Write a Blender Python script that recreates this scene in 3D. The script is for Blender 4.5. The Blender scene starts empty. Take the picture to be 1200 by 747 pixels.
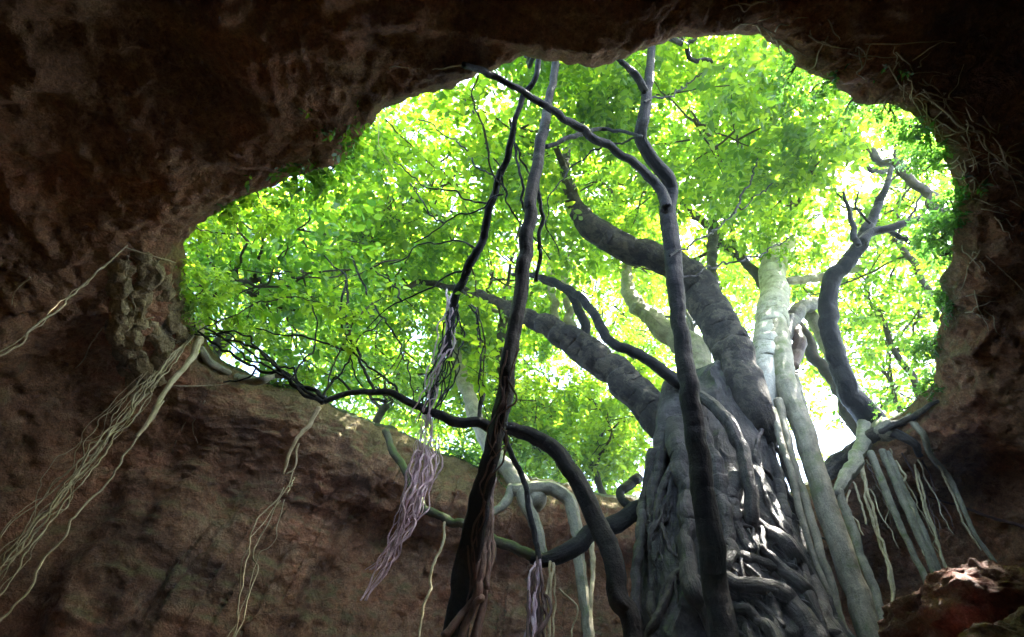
import bpy, math
import numpy as np
from mathutils import Matrix, Vector
from mathutils.bvhtree import BVHTree

scene = bpy.context.scene
COL = scene.collection
R = math.radians

# ------------------------------------------------------------------ camera
W0, H0, FPX = 1200.0, 747.0, 650.0          # photograph size and focal length in its pixels
CAMZ = 1.6
U = np.array([65 / FPX, 549 / FPX, -1.0]); U /= np.linalg.norm(U)     # zenith in camera axes
Fw = np.array([0, 0, -1.0])
Hf = Fw - Fw.dot(U) * U; Hf /= np.linalg.norm(Hf)
Hr = np.cross(Hf, U)
MCAM = np.array([Hr, Hf, U])                # world <- camera
CAM = np.array([0, 0, CAMZ])
cd = bpy.data.cameras.new('camera'); cam = bpy.data.objects.new('camera', cd); COL.objects.link(cam)
cd.sensor_fit = 'HORIZONTAL'; cd.sensor_width = 36.0; cd.lens = FPX / W0 * 36.0
cd.clip_start = 0.05; cd.clip_end = 2000
cam.matrix_world = Matrix.Translation(CAM.tolist()) @ Matrix(MCAM.tolist()).to_4x4()
scene.camera = cam

def ray(px, py):
    v = MCAM @ np.array([(px - W0 / 2) / FPX, (H0 / 2 - py) / FPX, -1.0])
    return v
def PZ(px, py, z):                          # on a horizontal plane
    v = ray(px, py); return CAM + v * ((z - CAMZ) / v[2])
def PY(px, py, y):                          # at a given distance ahead
    v = ray(px, py); return CAM + v * (y / v[1])
def PS(px, py, s):                          # at a given slant distance
    v = ray(px, py); return CAM + v / np.linalg.norm(v) * s

# ------------------------------------------------------------------ sky, sun, exposure
SUNV = ray(1080, -120); SUNV /= np.linalg.norm(SUNV)
sun_el = math.asin(SUNV[2]); sun_az = math.atan2(SUNV[0], SUNV[1])
world = bpy.data.worlds.new('World'); scene.world = world; world.use_nodes = True
wn = world.node_tree; bg = wn.nodes['Background']
sky = wn.nodes.new('ShaderNodeTexSky'); sky.sky_type = 'NISHITA'; sky.sun_disc = False
sky.sun_elevation = sun_el; sky.sun_rotation = sun_az; sky.dust_density = 3.0; sky.ozone_density = 0.6
wn.links.new(sky.outputs[0], bg.inputs[0]); bg.inputs[1].default_value = 0.15
sl = bpy.data.lights.new('sun', 'SUN'); sl.energy = 5.0; sl.angle = R(0.5); sl.color = (1.0, 0.95, 0.86)
so = bpy.data.objects.new('sun', sl); COL.objects.link(so)
so.rotation_euler = Vector((-SUNV).tolist()).to_track_quat('-Z', 'Y').to_euler(); so.location = (0, 8, 45)
vs = scene.view_settings
vs.view_transform = 'Standard'; vs.look = 'None'; vs.exposure = 3.6; vs.gamma = 1.0; vs.use_curve_mapping = False
cy = scene.cycles
cy.max_bounces = 8; cy.diffuse_bounces = 5; cy.glossy_bounces = 2; cy.transmission_bounces = 4
cy.transparent_max_bounces = 4; cy.volume_bounces = 0; cy.volume_step_rate = 4; cy.sample_clamp_indirect = 4.0
cy.use_denoising = True; cy.caustics_reflective = False; cy.caustics_refractive = False

# ------------------------------------------------------------------ noise
def vnoise(p, seed=0):
    i = np.floor(p).astype(np.int64); f = p - i
    u = f * f * f * (f * (f * 6 - 15) + 10)
    def h(dx, dy, dz):
        n = ((i[:, 0] + dx) * 374761393 + (i[:, 1] + dy) * 668265263 + (i[:, 2] + dz) * 2147483647 + seed * 974711) & 0xffffffff
        n = ((n ^ (n >> 13)) * 1274126177) & 0xffffffff
        n = ((n ^ (n >> 16)) * 2246822519) & 0xffffffff
        n = n ^ (n >> 15)
        return (n & 0xffffff) / float(0xffffff) * 2 - 1
    x, y, z = u[:, 0], u[:, 1], u[:, 2]
    l = lambda a, b, t: a + (b - a) * t
    return l(l(l(h(0,0,0), h(1,0,0), x), l(h(0,1,0), h(1,1,0), x), y),
             l(l(h(0,0,1), h(1,0,1), x), l(h(0,1,1), h(1,1,1), x), y), z)
def fbm(p, octv=4, seed=0, gain=0.5, ridged=False):
    p = np.asarray(p, float); s = np.zeros(len(p)); a = 1.0; t = 0
    for o in range(octv):
        n = vnoise(p * 2.03 ** o + 17.3 * o, seed + o)
        if ridged: n = 1 - 2 * np.abs(n)
        s += a * n; t += a; a *= gain
    return s / t
def sstep(a, b, x):
    t = np.clip((x - a) / (b - a), 0, 1); return t * t * (3 - 2 * t)

# ------------------------------------------------------------------ materials
def new_mat(name):
    m = bpy.data.materials.new(name); m.use_nodes = True
    nt = m.node_tree; nt.nodes.clear()
    out = nt.nodes.new('ShaderNodeOutputMaterial')
    return m, nt, out
def N(nt, typ, **kw):
    n = nt.nodes.new(typ)
    for k, v in kw.items():
        if k == 'inp':
            for a, b in v.items(): n.inputs[a].default_value = b
        else: setattr(n, k, v)
    return n
def noise_node(nt, vec, scale, detail=6, rough=0.6, dist=0.0):
    n = N(nt, 'ShaderNodeTexNoise', inp={'Scale': scale, 'Detail': detail, 'Roughness': rough, 'Distortion': dist})
    nt.links.new(vec, n.inputs['Vector']); return n.outputs['Fac']
def ramp(nt, fac, stops):
    r = nt.nodes.new('ShaderNodeValToRGB'); e = r.color_ramp.elements
    while len(e) < len(stops): e.new(0.5)
    for el, (p, c) in zip(e, stops):
        el.position = p; el.color = tuple(c) + (1,) if len(c) == 3 else c
    nt.links.new(fac, r.inputs[0]); return r.outputs[0]
def mixc(nt, fac, a, b, blend='MIX'):
    m = N(nt, 'ShaderNodeMix', data_type='RGBA', blend_type=blend)
    for s, v in ((m.inputs[0], fac), (m.inputs[6], a), (m.inputs[7], b)):
        if hasattr(v, 'links') or hasattr(v, 'is_linked'): nt.links.new(v, s)
        else: s.default_value = v if not isinstance(v, tuple) else tuple(v) + (1,)
    return m.outputs[2]
def math_node(nt, op, a, b=0.0):
    m = N(nt, 'ShaderNodeMath', operation=op)
    for s, v in ((m.inputs[0], a), (m.inputs[1], b)):
        if hasattr(v, 'is_linked'): nt.links.new(v, s)
        else: s.default_value = v
    return m.outputs[0]
def grey(v): return (v, v, v)

def rock_mat(name, dark, mid, red, pale, moss=(0.05, 0.075, 0.018), moss_amt=0.55, rough=0.85, scale=1.0, lit_rim=False):
    m, nt, out = new_mat(name)
    geo = N(nt, 'ShaderNodeNewGeometry'); pos = geo.outputs['Position']
    sc = N(nt, 'ShaderNodeVectorMath', operation='SCALE'); nt.links.new(pos, sc.inputs[0]); sc.inputs['Scale'].default_value = scale
    v = sc.outputs[0]
    n1 = noise_node(nt, v, 0.55, 8, 0.66, 0.6)
    n2 = noise_node(nt, v, 1.9, 8, 0.7, 0.4)
    n3 = noise_node(nt, v, 9.0, 8, 0.75)
    n4 = noise_node(nt, v, 0.33, 6, 0.62, 1.2)
    c = ramp(nt, n1, [(0.33, dark), (0.5, mid), (0.66, red)])
    c = mixc(nt, ramp(nt, n2, [(0.50, grey(0)), (0.66, grey(0.7))]), c, pale)
    c = mixc(nt, ramp(nt, n4, [(0.38, grey(0.6)), (0.50, grey(0))]), c, tuple(x * 0.45 for x in dark))
    c = mixc(nt, 0.8, c, ramp(nt, n3, [(0.28, grey(0.4)), (0.5, grey(1.0)), (0.72, grey(1.6))]), 'MULTIPLY')
    c = mixc(nt, 0.75, c, ramp(nt, noise_node(nt, v, 30.0, 5, 0.8), [(0.34, grey(0.5)), (0.5, grey(1.05)), (0.68, grey(1.6))]), 'MULTIPLY')
    # algae and moss, thick on upward faces, thin film in patches elsewhere
    sep = N(nt, 'ShaderNodeSeparateXYZ'); nt.links.new(geo.outputs['Normal'], sep.inputs[0])
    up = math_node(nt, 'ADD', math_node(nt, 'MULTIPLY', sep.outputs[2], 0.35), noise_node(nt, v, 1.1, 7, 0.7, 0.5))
    if lit_rim:
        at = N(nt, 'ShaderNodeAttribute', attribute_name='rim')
        up = math_node(nt, 'ADD', up, math_node(nt, 'MULTIPLY', at.outputs['Fac'], 0.24))  # olive tint towards the rim: moss, plus light on the lip put into colour
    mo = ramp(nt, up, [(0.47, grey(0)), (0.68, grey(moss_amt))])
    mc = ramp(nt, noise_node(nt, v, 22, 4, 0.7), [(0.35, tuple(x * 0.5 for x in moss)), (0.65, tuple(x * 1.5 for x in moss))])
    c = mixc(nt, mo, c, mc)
    b = N(nt, 'ShaderNodeBsdfPrincipled', inp={'Roughness': rough, 'Specular IOR Level': 0.25})
    nt.links.new(c, b.inputs['Base Color'])
    nt.links.new(ramp(nt, n2, [(0.35, grey(rough - 0.25)), (0.7, grey(min(1, rough + 0.1)))]), b.inputs['Roughness'])
    hsum = math_node(nt, 'ADD', math_node(nt, 'MULTIPLY', n2, 1.2), math_node(nt, 'MULTIPLY', n3, 0.45))
    vor = N(nt, 'ShaderNodeTexVoronoi', feature='F1', inp={'Scale': 6.0}); nt.links.new(v, vor.inputs['Vector'])
    hsum = math_node(nt, 'ADD', hsum, math_node(nt, 'MULTIPLY', vor.outputs['Distance'], 0.25))
    dv = N(nt, 'ShaderNodeVectorMath', operation='ADD'); nt.links.new(v, dv.inputs[0])
    wn2 = N(nt, 'ShaderNodeTexNoise', inp={'Scale': 1.6, 'Detail': 4.0}); nt.links.new(v, wn2.inputs['Vector'])
    nt.links.new(wn2.outputs['Color'], dv.inputs[1])
    crk = N(nt, 'ShaderNodeTexVoronoi', feature='DISTANCE_TO_EDGE', inp={'Scale': 1.3}); nt.links.new(dv.outputs[0], crk.inputs['Vector'])
    hsum = math_node(nt, 'ADD', hsum, ramp(nt, crk.outputs['Distance'], [(0.0, grey(0)), (0.09, grey(0.10))]))
    hsum = math_node(nt, 'ADD', hsum, math_node(nt, 'MULTIPLY', noise_node(nt, v, 34, 6, 0.75), 0.16))
    bp = N(nt, 'ShaderNodeBump', inp={'Strength': 1.0, 'Distance': 0.2 / scale}); nt.links.new(hsum, bp.inputs['Height'])
    nt.links.new(bp.outputs[0], b.inputs['Normal']); nt.links.new(b.outputs[0], out.inputs[0])
    return m

def bark_mat(name, dark, light, rough=0.75, fine=1.0, moss=0.0, bump=0.5, mosscol=(0.05, 0.085, 0.015), patch=None, spec=0.3):
    m, nt, out = new_mat(name)
    geo = N(nt, 'ShaderNodeNewGeometry'); pos = geo.outputs['Position']
    uv = N(nt, 'ShaderNodeUVMap')
    mp = N(nt, 'ShaderNodeMapping'); nt.links.new(uv.outputs[0], mp.inputs[0]); mp.inputs['Scale'].default_value = (14 * fine, 3.0 * fine, 1)
    nlong = noise_node(nt, mp.outputs[0], 1.0, 6, 0.65, 0.3)          # furrows along the stem
    mp2 = N(nt, 'ShaderNodeMapping'); nt.links.new(uv.outputs[0], mp2.inputs[0]); mp2.inputs['Scale'].default_value = (2.0 * fine, 26 * fine, 1)
    nring = noise_node(nt, mp2.outputs[0], 1.0, 3, 0.6, 0.4)          # rings and lenticels
    nblot = noise_node(nt, pos, 2.6, 7, 0.68, 0.5)
    nfine = noise_node(nt, pos, 45 * fine, 5, 0.7)
    f = math_node(nt, 'ADD', math_node(nt, 'MULTIPLY', nblot, 0.6), math_node(nt, 'MULTIPLY', nlong, 0.4))
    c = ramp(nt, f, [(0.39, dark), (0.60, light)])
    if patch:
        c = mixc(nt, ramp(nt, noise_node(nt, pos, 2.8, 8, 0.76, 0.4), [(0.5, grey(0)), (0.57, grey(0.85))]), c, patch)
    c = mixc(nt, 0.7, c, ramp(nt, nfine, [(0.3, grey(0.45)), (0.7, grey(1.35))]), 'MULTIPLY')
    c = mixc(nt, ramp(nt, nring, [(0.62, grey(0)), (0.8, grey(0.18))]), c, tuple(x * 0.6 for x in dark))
    if moss > 0:
        sep = N(nt, 'ShaderNodeSeparateXYZ'); nt.links.new(geo.outputs['Normal'], sep.inputs[0])
        up = math_node(nt, 'ADD', math_node(nt, 'MULTIPLY', sep.outputs[2], 0.2), noise_node(nt, pos, 3.0, 6, 0.7))
        mo = ramp(nt, up, [(0.62 - 0.3 * moss, grey(0)), (0.78 - 0.3 * moss, grey(0.9))])
        c = mixc(nt, mo, c, mosscol)
    b = N(nt, 'ShaderNodeBsdfPrincipled', inp={'Roughness': rough, 'Specular IOR Level': spec}); nt.links.new(c, b.inputs['Base Color'])
    h = math_node(nt, 'ADD', nlong, math_node(nt, 'MULTIPLY', nring, 0.15))
    h = math_node(nt, 'ADD', h, math_node(nt, 'MULTIPLY', nblot, 1.2))
    h = math_node(nt, 'ADD', h, math_node(nt, 'MULTIPLY', nfine, 0.25))
    bp = N(nt, 'ShaderNodeBump', inp={'Strength': bump, 'Distance': 0.05}); nt.links.new(h, bp.inputs['Height'])
    nt.links.new(bp.outputs[0], b.inputs['Normal']); nt.links.new(b.outputs[0], out.inputs[0])
    return m

def leaf_mat(name, refl, trans_a, trans_b, trans_c):
    m, nt, out = new_mat(name)
    geo = N(nt, 'ShaderNodeNewGeometry')
    rnd = geo.outputs['Random Per Island']
    t = ramp(nt, rnd, [(0.0, trans_a), (0.55, trans_b), (1.0, trans_c)])
    big = noise_node(nt, geo.outputs['Position'], 0.5, 3, 0.6)
    t = mixc(nt, 0.6, t, ramp(nt, big, [(0.35, (0.6, 0.75, 0.6)), (0.65, (1.25, 1.15, 1.0))]), 'MULTIPLY')
    d = N(nt, 'ShaderNodeBsdfPrincipled', inp={'Roughness': 0.45, 'Base Color': tuple(refl) + (1,)})
    tr = N(nt, 'ShaderNodeBsdfTranslucent'); nt.links.new(t, tr.inputs[0])
    mx = N(nt, 'ShaderNodeAddShader')
    nt.links.new(d.outputs[0], mx.inputs[0]); nt.links.new(tr.outputs[0], mx.inputs[1])
    nt.links.new(mx.outputs[0], out.inputs[0])
    return m

M = {}
M['rock'] = rock_mat('cave_rock', (0.21, 0.105, 0.05), (0.35, 0.178, 0.085), (0.45, 0.19, 0.09), (0.46, 0.30, 0.16), moss=(0.17, 0.16, 0.05), moss_amt=0.65, lit_rim=True)
M['soil'] = rock_mat('forest_soil', (0.06, 0.042, 0.028), (0.13, 0.09, 0.05), (0.15, 0.09, 0.05), (0.2, 0.16, 0.1), moss_amt=0.9)
M['boulder'] = rock_mat('boulder_rock', (0.11, 0.042, 0.03), (0.22, 0.08, 0.055), (0.30, 0.10, 0.065), (0.34, 0.18, 0.13), moss_amt=0.05, rough=0.72, scale=2.2)
M['flow'] = rock_mat('flowstone', (0.20, 0.14, 0.07), (0.36, 0.27, 0.13), (0.42, 0.31, 0.15), (0.55, 0.46, 0.26), moss=(0.16, 0.16, 0.04), moss_amt=0.5, scale=2.0)
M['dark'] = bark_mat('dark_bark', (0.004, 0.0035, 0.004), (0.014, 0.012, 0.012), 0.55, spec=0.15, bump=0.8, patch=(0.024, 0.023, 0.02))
M['darkthick'] = bark_mat('furrowed_dark_bark', (0.007, 0.006, 0.005), (0.045, 0.037, 0.028), 0.8, bump=1.0, patch=(0.085, 0.072, 0.05))
M['fig'] = bark_mat('fig_bark', (0.009, 0.008, 0.008), (0.045, 0.039, 0.036), 0.45, moss=0.05, bump=1.0, patch=(0.085, 0.08, 0.074))
M['figroot'] = bark_mat('fig_root_bark', (0.012, 0.010, 0.009), (0.06, 0.048, 0.041), 0.42, bump=0.9, patch=(0.10, 0.086, 0.075))
M['pale'] = bark_mat('pale_bark', (0.15, 0.135, 0.09), (0.36, 0.33, 0.23), 0.65, moss=0.25, mosscol=(0.12, 0.15, 0.05))
M['white'] = bark_mat('white_bark', (0.32, 0.30, 0.24), (0.58, 0.55, 0.45), 0.7, moss=0.1)
M['root'] = bark_mat('pale_root', (0.36, 0.28, 0.14), (0.66, 0.56, 0.33), 0.6, fine=2.0)
M['rootpink'] = bark_mat('pinkish_root', (0.34, 0.20, 0.22), (0.85, 0.66, 0.73), 0.35, fine=2.0)
M['rootred'] = bark_mat('reddish_root', (0.05, 0.026, 0.02), (0.19, 0.11, 0.085), 0.5, fine=2.0)
M['twig'] = bark_mat('twig_bark', (0.035, 0.028, 0.02), (0.10, 0.08, 0.055), 0.75)
M['mossy'] = bark_mat('mossy_bark', (0.05, 0.045, 0.03), (0.13, 0.12, 0.07), 0.85, moss=0.5, mosscol=(0.085, 0.115, 0.025))
M['leaf'] = leaf_mat('canopy_leaf', (0.05, 0.10, 0.015), (0.045, 0.13, 0.008), (0.21, 0.35, 0.013), (0.42, 0.54, 0.035))
M['leafyel'] = leaf_mat('yellow_green_leaf', (0.07, 0.11, 0.015), (0.10, 0.21, 0.012), (0.28, 0.42, 0.018), (0.47, 0.58, 0.045))
M['leafdeep'] = leaf_mat('deep_green_leaf', (0.035, 0.085, 0.02), (0.035, 0.11, 0.008), (0.14, 0.28, 0.012), (0.33, 0.48, 0.025))
M['ivy'] = leaf_mat('ivy_leaf', (0.03, 0.07, 0.018), (0.04, 0.12, 0.02), (0.07, 0.18, 0.02), (0.13, 0.26, 0.03))

# ------------------------------------------------------------------ mesh helpers
def mesh_arrays(name, verts, faces, uv=None, smooth=True):
    """faces: int array (n,4) or a list of arrays of equal-width faces"""
    me = bpy.data.meshes.new(name)
    groups = faces if isinstance(faces, list) else [faces]
    verts = np.asarray(verts, np.float32)
    loops = np.concatenate([g.ravel() for g in groups]).astype(np.int32)
    sizes = np.concatenate([np.full(len(g), g.shape[1]) for g in groups]).astype(np.int32)
    starts = np.concatenate([[0], np.cumsum(sizes)[:-1]]).astype(np.int32)
    me.vertices.add(len(verts)); me.vertices.foreach_set('co', verts.ravel())
    me.loops.add(len(loops)); me.loops.foreach_set('vertex_index', loops)
    me.polygons.add(len(sizes)); me.polygons.foreach_set('loop_start', starts); me.polygons.foreach_set('loop_total', sizes)
    if smooth: me.polygons.foreach_set('use_smooth', np.ones(len(sizes), bool))
    if uv is not None:
        ul = me.uv_layers.new(name='UVMap'); ul.data.foreach_set('uv', np.asarray(uv, np.float32)[loops].ravel())
    me.update(calc_edges=True)
    return me
def thing(name, label, cat, loc, group=None):
    o = bpy.data.objects.new(name, None); COL.objects.link(o); o.location = [float(x) for x in loc]
    o.empty_display_size = 0.2
    o['label'] = label; o['category'] = cat
    if group: o['group'] = group
    return o
def add(name, geo, mat, parent=None, **props):
    v, f, uv = geo if len(geo) == 3 else (geo[0], geo[1], None)
    v = np.asarray(v, float)
    if parent is not None:
        loc = np.array(parent.location) if parent.parent is None else np.array(parent.location) + np.array(parent.parent.location)
        v = v - loc
    me = mesh_arrays(name, v, f, uv); me.materials.append(M[mat] if isinstance(mat, str) else mat)
    o = bpy.data.objects.new(name, me); COL.objects.link(o)
    if parent is not None: o.parent = parent
    for k, x in props.items(): o[k] = x
    return o
def join(geos):
    vs_, fs, us, n = [], {}, [], 0
    for g in geos:
        v, f, uv = g
        for a in (f if isinstance(f, list) else [f]):
            fs.setdefault(a.shape[1], []).append(a + n)
        vs_.append(v); us.append(uv); n += len(v)
    return np.concatenate(vs_), [np.concatenate(x) for x in fs.values()], np.concatenate(us)
def spline(pts, n):
    p = np.asarray(pts, float)
    if len(p) == 2:
        t = np.linspace(0, 1, n)[:, None]; return p[0] * (1 - t) + p[1] * t
    q = np.vstack([2 * p[0] - p[1], p, 2 * p[-1] - p[-2]])
    seg = np.linalg.norm(np.diff(p[:, :3], axis=0), axis=1); cum = np.concatenate([[0], np.cumsum(seg)])
    s = np.linspace(0, cum[-1], n); k = np.clip(np.searchsorted(cum, s, 'right') - 1, 0, len(p) - 2)
    t = ((s - cum[k]) / np.maximum(seg[k], 1e-9))[:, None]
    a, b, c, d = q[k], q[k + 1], q[k + 2], q[k + 3]
    return 0.5 * (2 * b + (c - a) * t + (2 * a - 5 * b + 4 * c - d) * t ** 2 + (3 * b - a - 3 * c + d) * t ** 3)
SEED = [0]
def tube(pts, rad, sides=10, step=None, rough=0.10, wob=0.0, maxn=400, freq=1.0):
    """a knobbly tapering stem through pts, with rad given at each of them"""
    SEED[0] += 1; sd = SEED[0]
    pts = np.asarray(pts, float); rad = np.broadcast_to(np.asarray(rad, float), (len(pts),))
    L = np.linalg.norm(np.diff(pts, axis=0), axis=1).sum()
    step = step or max(0.03, rad.mean() * 0.7)
    n = int(np.clip(L / step, 6, maxn))
    q = spline(np.column_stack([pts, rad]), n); c, r = q[:, :3].copy(), np.maximum(q[:, 3], 0.0015)
    if wob > 0:
        s = np.linspace(0, L, n)
        env = np.minimum(1, np.minimum(np.arange(n), np.arange(n)[::-1]) / (0.12 * n + 1))
        for ax in range(3):
            k = np.column_stack([s * 1.1 / (0.25 + wob * 3), np.full(n, sd * 3.7), np.full(n, ax * 9.1)])
            c[:, ax] += wob * env * fbm(k, 3, sd + ax) * 1.6
    t = np.gradient(c, axis=0); t /= np.linalg.norm(t, axis=1)[:, None] + 1e-12
    a = np.cross(t[0], [0.3, 0.2, 1.0]); a /= np.linalg.norm(a)
    A = np.zeros((n, 3)); A[0] = a
    for i in range(1, n):
        v = A[i - 1] - t[i] * A[i - 1].dot(t[i]); A[i] = v / (np.linalg.norm(v) + 1e-12)
    B = np.cross(t, A)
    th = np.linspace(0, 2 * np.pi, sides + 1)
    rr = np.repeat(r[:, None], sides + 1, 1)
    base = c[:, None, :] + rr[..., None] * (np.cos(th)[None, :, None] * A[:, None, :] + np.sin(th)[None, :, None] * B[:, None, :])
    if rough > 0:
        sl_ = np.linspace(0, L, n) * freq * 0.42 / (r.mean() + 0.015)
        P = np.stack([np.cos(th)[None] * 1.15 + 0 * rr, np.sin(th)[None] * 1.15 + 0 * rr, np.repeat(sl_[:, None], sides + 1, 1)], -1).reshape(-1, 3) + sd * 7.77
        P2 = P * np.array([2.6, 2.6, 0.8])
        nz = (fbm(P, 3, sd) + 0.45 * fbm(P2, 2, sd + 50, 0.5, True)).reshape(n, sides + 1)
        nz += 0.6 * fbm(np.column_stack([sl_ * 0.55, np.full(n, sd * 1.7), np.zeros(n)]), 3, sd)[:, None]     # swells along the stem
        nz[:, -1] = nz[:, 0]
        base = c[:, None, :] + (base - c[:, None, :]) * (1 + rough * nz[..., None] * 2)
    s = np.concatenate([[0], np.cumsum(np.linalg.norm(np.diff(c, axis=0), axis=1))])
    uvu = np.linspace(0, 1, sides + 1)[None, :] * (2 * np.pi * r.mean()) + 0 * rr
    uv = np.stack([uvu + sd * 1.37, np.repeat(s[:, None], sides + 1, 1)], -1).reshape(-1, 2)
    V = base.reshape(-1, 3); k = sides + 1
    i, j = np.meshgrid(np.arange(n - 1), np.arange(sides), indexing='ij')
    f = np.stack([i * k + j, i * k + j + 1, (i + 1) * k + j + 1, (i + 1) * k + j], -1).reshape(-1, 4)
    # caps
    c0, c1 = len(V), len(V) + 1
    V = np.vstack([V, c[0] - t[0] * r[0] * 0.4, c[-1] + t[-1] * r[-1] * 0.5]); uv = np.vstack([uv, uv[0], uv[-1]])
    jj = np.arange(sides)
    cap = np.vstack([np.stack([np.full(sides, c0), jj + 1, jj], -1), np.stack([np.full(sides, c1), (n - 1) * k + jj, (n - 1) * k + jj + 1], -1)])
    return V, [f, cap], uv
def stem(path, Y=None, clip=False, **kw):
    """path: (px, py, width_px[, Y]) read off the photograph, each placed at its own distance ahead"""
    n = len(path); ps, rs = [], []
    for i, q in enumerate(path):
        if len(q) > 3: y = q[3]
        elif isinstance(Y, (tuple, list)): y = Y[0] + (Y[1] - Y[0]) * i / (n - 1)
        else: y = Y
        p = PY(q[0], q[1], y)
        if clip:                                # keep it on the near side of the rock
            h = on_rock(q[0], q[1], 0.06, True)
            if h is not None and np.linalg.norm(h - CAM) < np.linalg.norm(p - CAM): p = h
        ps.append(p)
        v = ray(q[0], q[1]); rs.append(q[2] * 0.4 / FPX * np.linalg.norm(p - CAM) / np.linalg.norm(v))
    return tube(ps, rs, **kw)
def down_to(p, z, n=3, jit=0.15, rng=None):
    rng = rng or np.random.default_rng(1)
    return [p + (np.array([0, 0, z]) - np.array([0, 0, p[2]])) * (k / n) + np.append(rng.normal(0, jit, 2), 0) for k in range(1, n + 1)]

# ------------------------------------------------------------------ the cave
ZR = 10.6
rim_px = [(213,300),(222,272),(258,243),(330,217),(393,192),(420,162),(445,135),(480,120),(535,101),(572,84),(605,70),(650,72),(692,73),
          (740,62),(790,49),(850,43),(900,52),(940,76),(975,97),(1003,116),(1050,131),(1082,152),(1106,186),(1119,232),(1111,300),(1107,360),
          (1096,410),(1088,452),(1060,485),(1012,512),(960,560),(900,590),(830,598),(760,585),(700,578),(640,566),(550,543),(500,525),(450,500),(400,480),(368,462),(318,452),(262,424),(236,392),(222,350)]
rim_w = np.array([PZ(x, y, ZR) for x, y in rim_px])
NT = 760
loop = np.vstack([rim_w[-3:], rim_w, rim_w[:3]])
dense = spline(loop, 4000)
i0 = np.argmin(np.linalg.norm(dense[:400] - rim_w[0], axis=1)); i1 = 3600 + np.argmin(np.linalg.norm(dense[3600:] - rim_w[0], axis=1))
dense = dense[i0:i1]
CEN = np.array([0.9, 8.0])
ang = np.unwrap(np.arctan2(dense[:, 1] - CEN[1], dense[:, 0] - CEN[0]))
if ang[-1] < ang[0]: ang = ang[::-1]; dense = dense[::-1]
th = np.linspace(0, 2 * np.pi, NT, endpoint=False)
rr_ = np.hypot(dense[:, 0] - CEN[0], dense[:, 1] - CEN[1])
o_ = np.argsort(ang % (2 * np.pi))
rad0 = np.interp(th, (ang % (2 * np.pi))[o_], rr_[o_], period=2 * np.pi)
dirs = np.column_stack([np.cos(th), np.sin(th)])
rp = np.column_stack([np.cos(th) * rad0, np.sin(th) * rad0, np.zeros(NT)])
rad0 = rad0 + (0.16 + 0.16 * sstep(0.2, 0.9, np.sin(th))) * fbm(rp * 1.3, 5, 3, 0.6) + 0.05 * fbm(rp * 6, 3, 5)
zrim = ZR + 0.15 * fbm(rp * 0.9, 4, 8)
near = [(0,0),(0.12,-0.12),(0.35,-0.22),(1.0,-0.3),(2.2,-0.35),(3.6,-0.6),(5.2,-1.3),(7,-2.7),(8.3,-5),(8.9,-8),(9.2,-11.6)]
side = [(0,0),(0.06,-0.25),(0.2,-0.6),(0.7,-0.95),(1.6,-1.3),(2.7,-2.0),(3.7,-3.2),(4.5,-5.0),(4.9,-7),(5.1,-9),(5.3,-11.6)]
far = [(0,0),(0.05,-0.4),(0.14,-0.9),(0.35,-1.25),(0.9,-1.45),(1.5,-1.8),(2.0,-2.8),(2.4,-4.2),(2.7,-6.5),(2.9,-9),(3.0,-11.6)]
NS = 230
def prof(p):
    p = np.array(p, float); seg = np.concatenate([[0], np.cumsum(np.linalg.norm(np.diff(p, axis=0), axis=1))])
    t = np.linspace(0, 1, NS) ** 1.25 * seg[-1]
    q = spline(np.column_stack([p, np.zeros(len(p))]), 900)
    s2 = np.concatenate([[0], np.cumsum(np.linalg.norm(np.diff(q, axis=0), axis=1))]); t = t / seg[-1] * s2[-1]
    return np.column_stack([np.interp(t, s2, q[:, 0]), np.interp(t, s2, q[:, 1])])
pn, ps_, pf = prof(near), prof(side), prof(far)
fac = np.sin(th)                                # +1 far side, -1 side over the camera
wn_ = sstep(0.05, 0.85, -fac)[:, None, None]; wf_ = sstep(0.1, 0.8, fac)[:, None, None]
pr = ps_[None] * (1 - wn_ - wf_) + pn[None] * wn_ + pf[None] * wf_      # NT,NS,2
d = pr[..., 0]; dz = pr[..., 1]
rad = rad0[:, None] + d
V = np.stack([CEN[0] + dirs[:, 0:1] * rad, CEN[1] + dirs[:, 1:2] * rad, zrim[:, None] + dz], -1)
gt = np.roll(V, -1, 0) - np.roll(V, 1, 0); gs = np.gradient(V, axis=1)
nrm = np.cross(gt, gs); nrm /= np.linalg.norm(nrm, axis=2)[..., None] + 1e-9
if (nrm[NT // 4, -20, :2] @ dirs[NT // 4]) > 0: nrm = -nrm            # towards the room
Pf = V.reshape(-1, 3)
dep = np.hypot(d, dz).ravel()
e1, e2 = sstep(0.25, 2.2, dep), sstep(0.0, 0.35, dep)
disp = 0.85 * e1 * fbm(Pf * 0.30, 4, 21) + 0.22 * e1 * fbm(Pf * np.array([0.8, 0.8, 0.5]), 4, 31, 0.55, True) \
     + 0.16 * e2 * fbm(Pf * 2.1, 5, 41, 0.6, True) + 0.06 * e2 * fbm(Pf * 6.0, 4, 51, 0.65)
V = (Pf + nrm.reshape(-1, 3) * disp[:, None]).reshape(NT, NS, 3)
def ring_faces(nt, ns, flip=False):
    i, j = np.meshgrid(np.arange(nt), np.arange(ns - 1), indexing='ij'); i2 = (i + 1) % nt
    f = np.stack([i * ns + j, i2 * ns + j, i2 * ns + j + 1, i * ns + j + 1], -1).reshape(-1, 4)
    return f[:, ::-1].copy() if flip else f
shell = (V.reshape(-1, 3), ring_faces(NT, NS))
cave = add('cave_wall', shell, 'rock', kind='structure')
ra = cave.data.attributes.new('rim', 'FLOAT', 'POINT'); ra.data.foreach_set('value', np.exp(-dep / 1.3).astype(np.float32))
ROCK = BVHTree.FromPolygons(shell[0].tolist(), shell[1].tolist())
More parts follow.
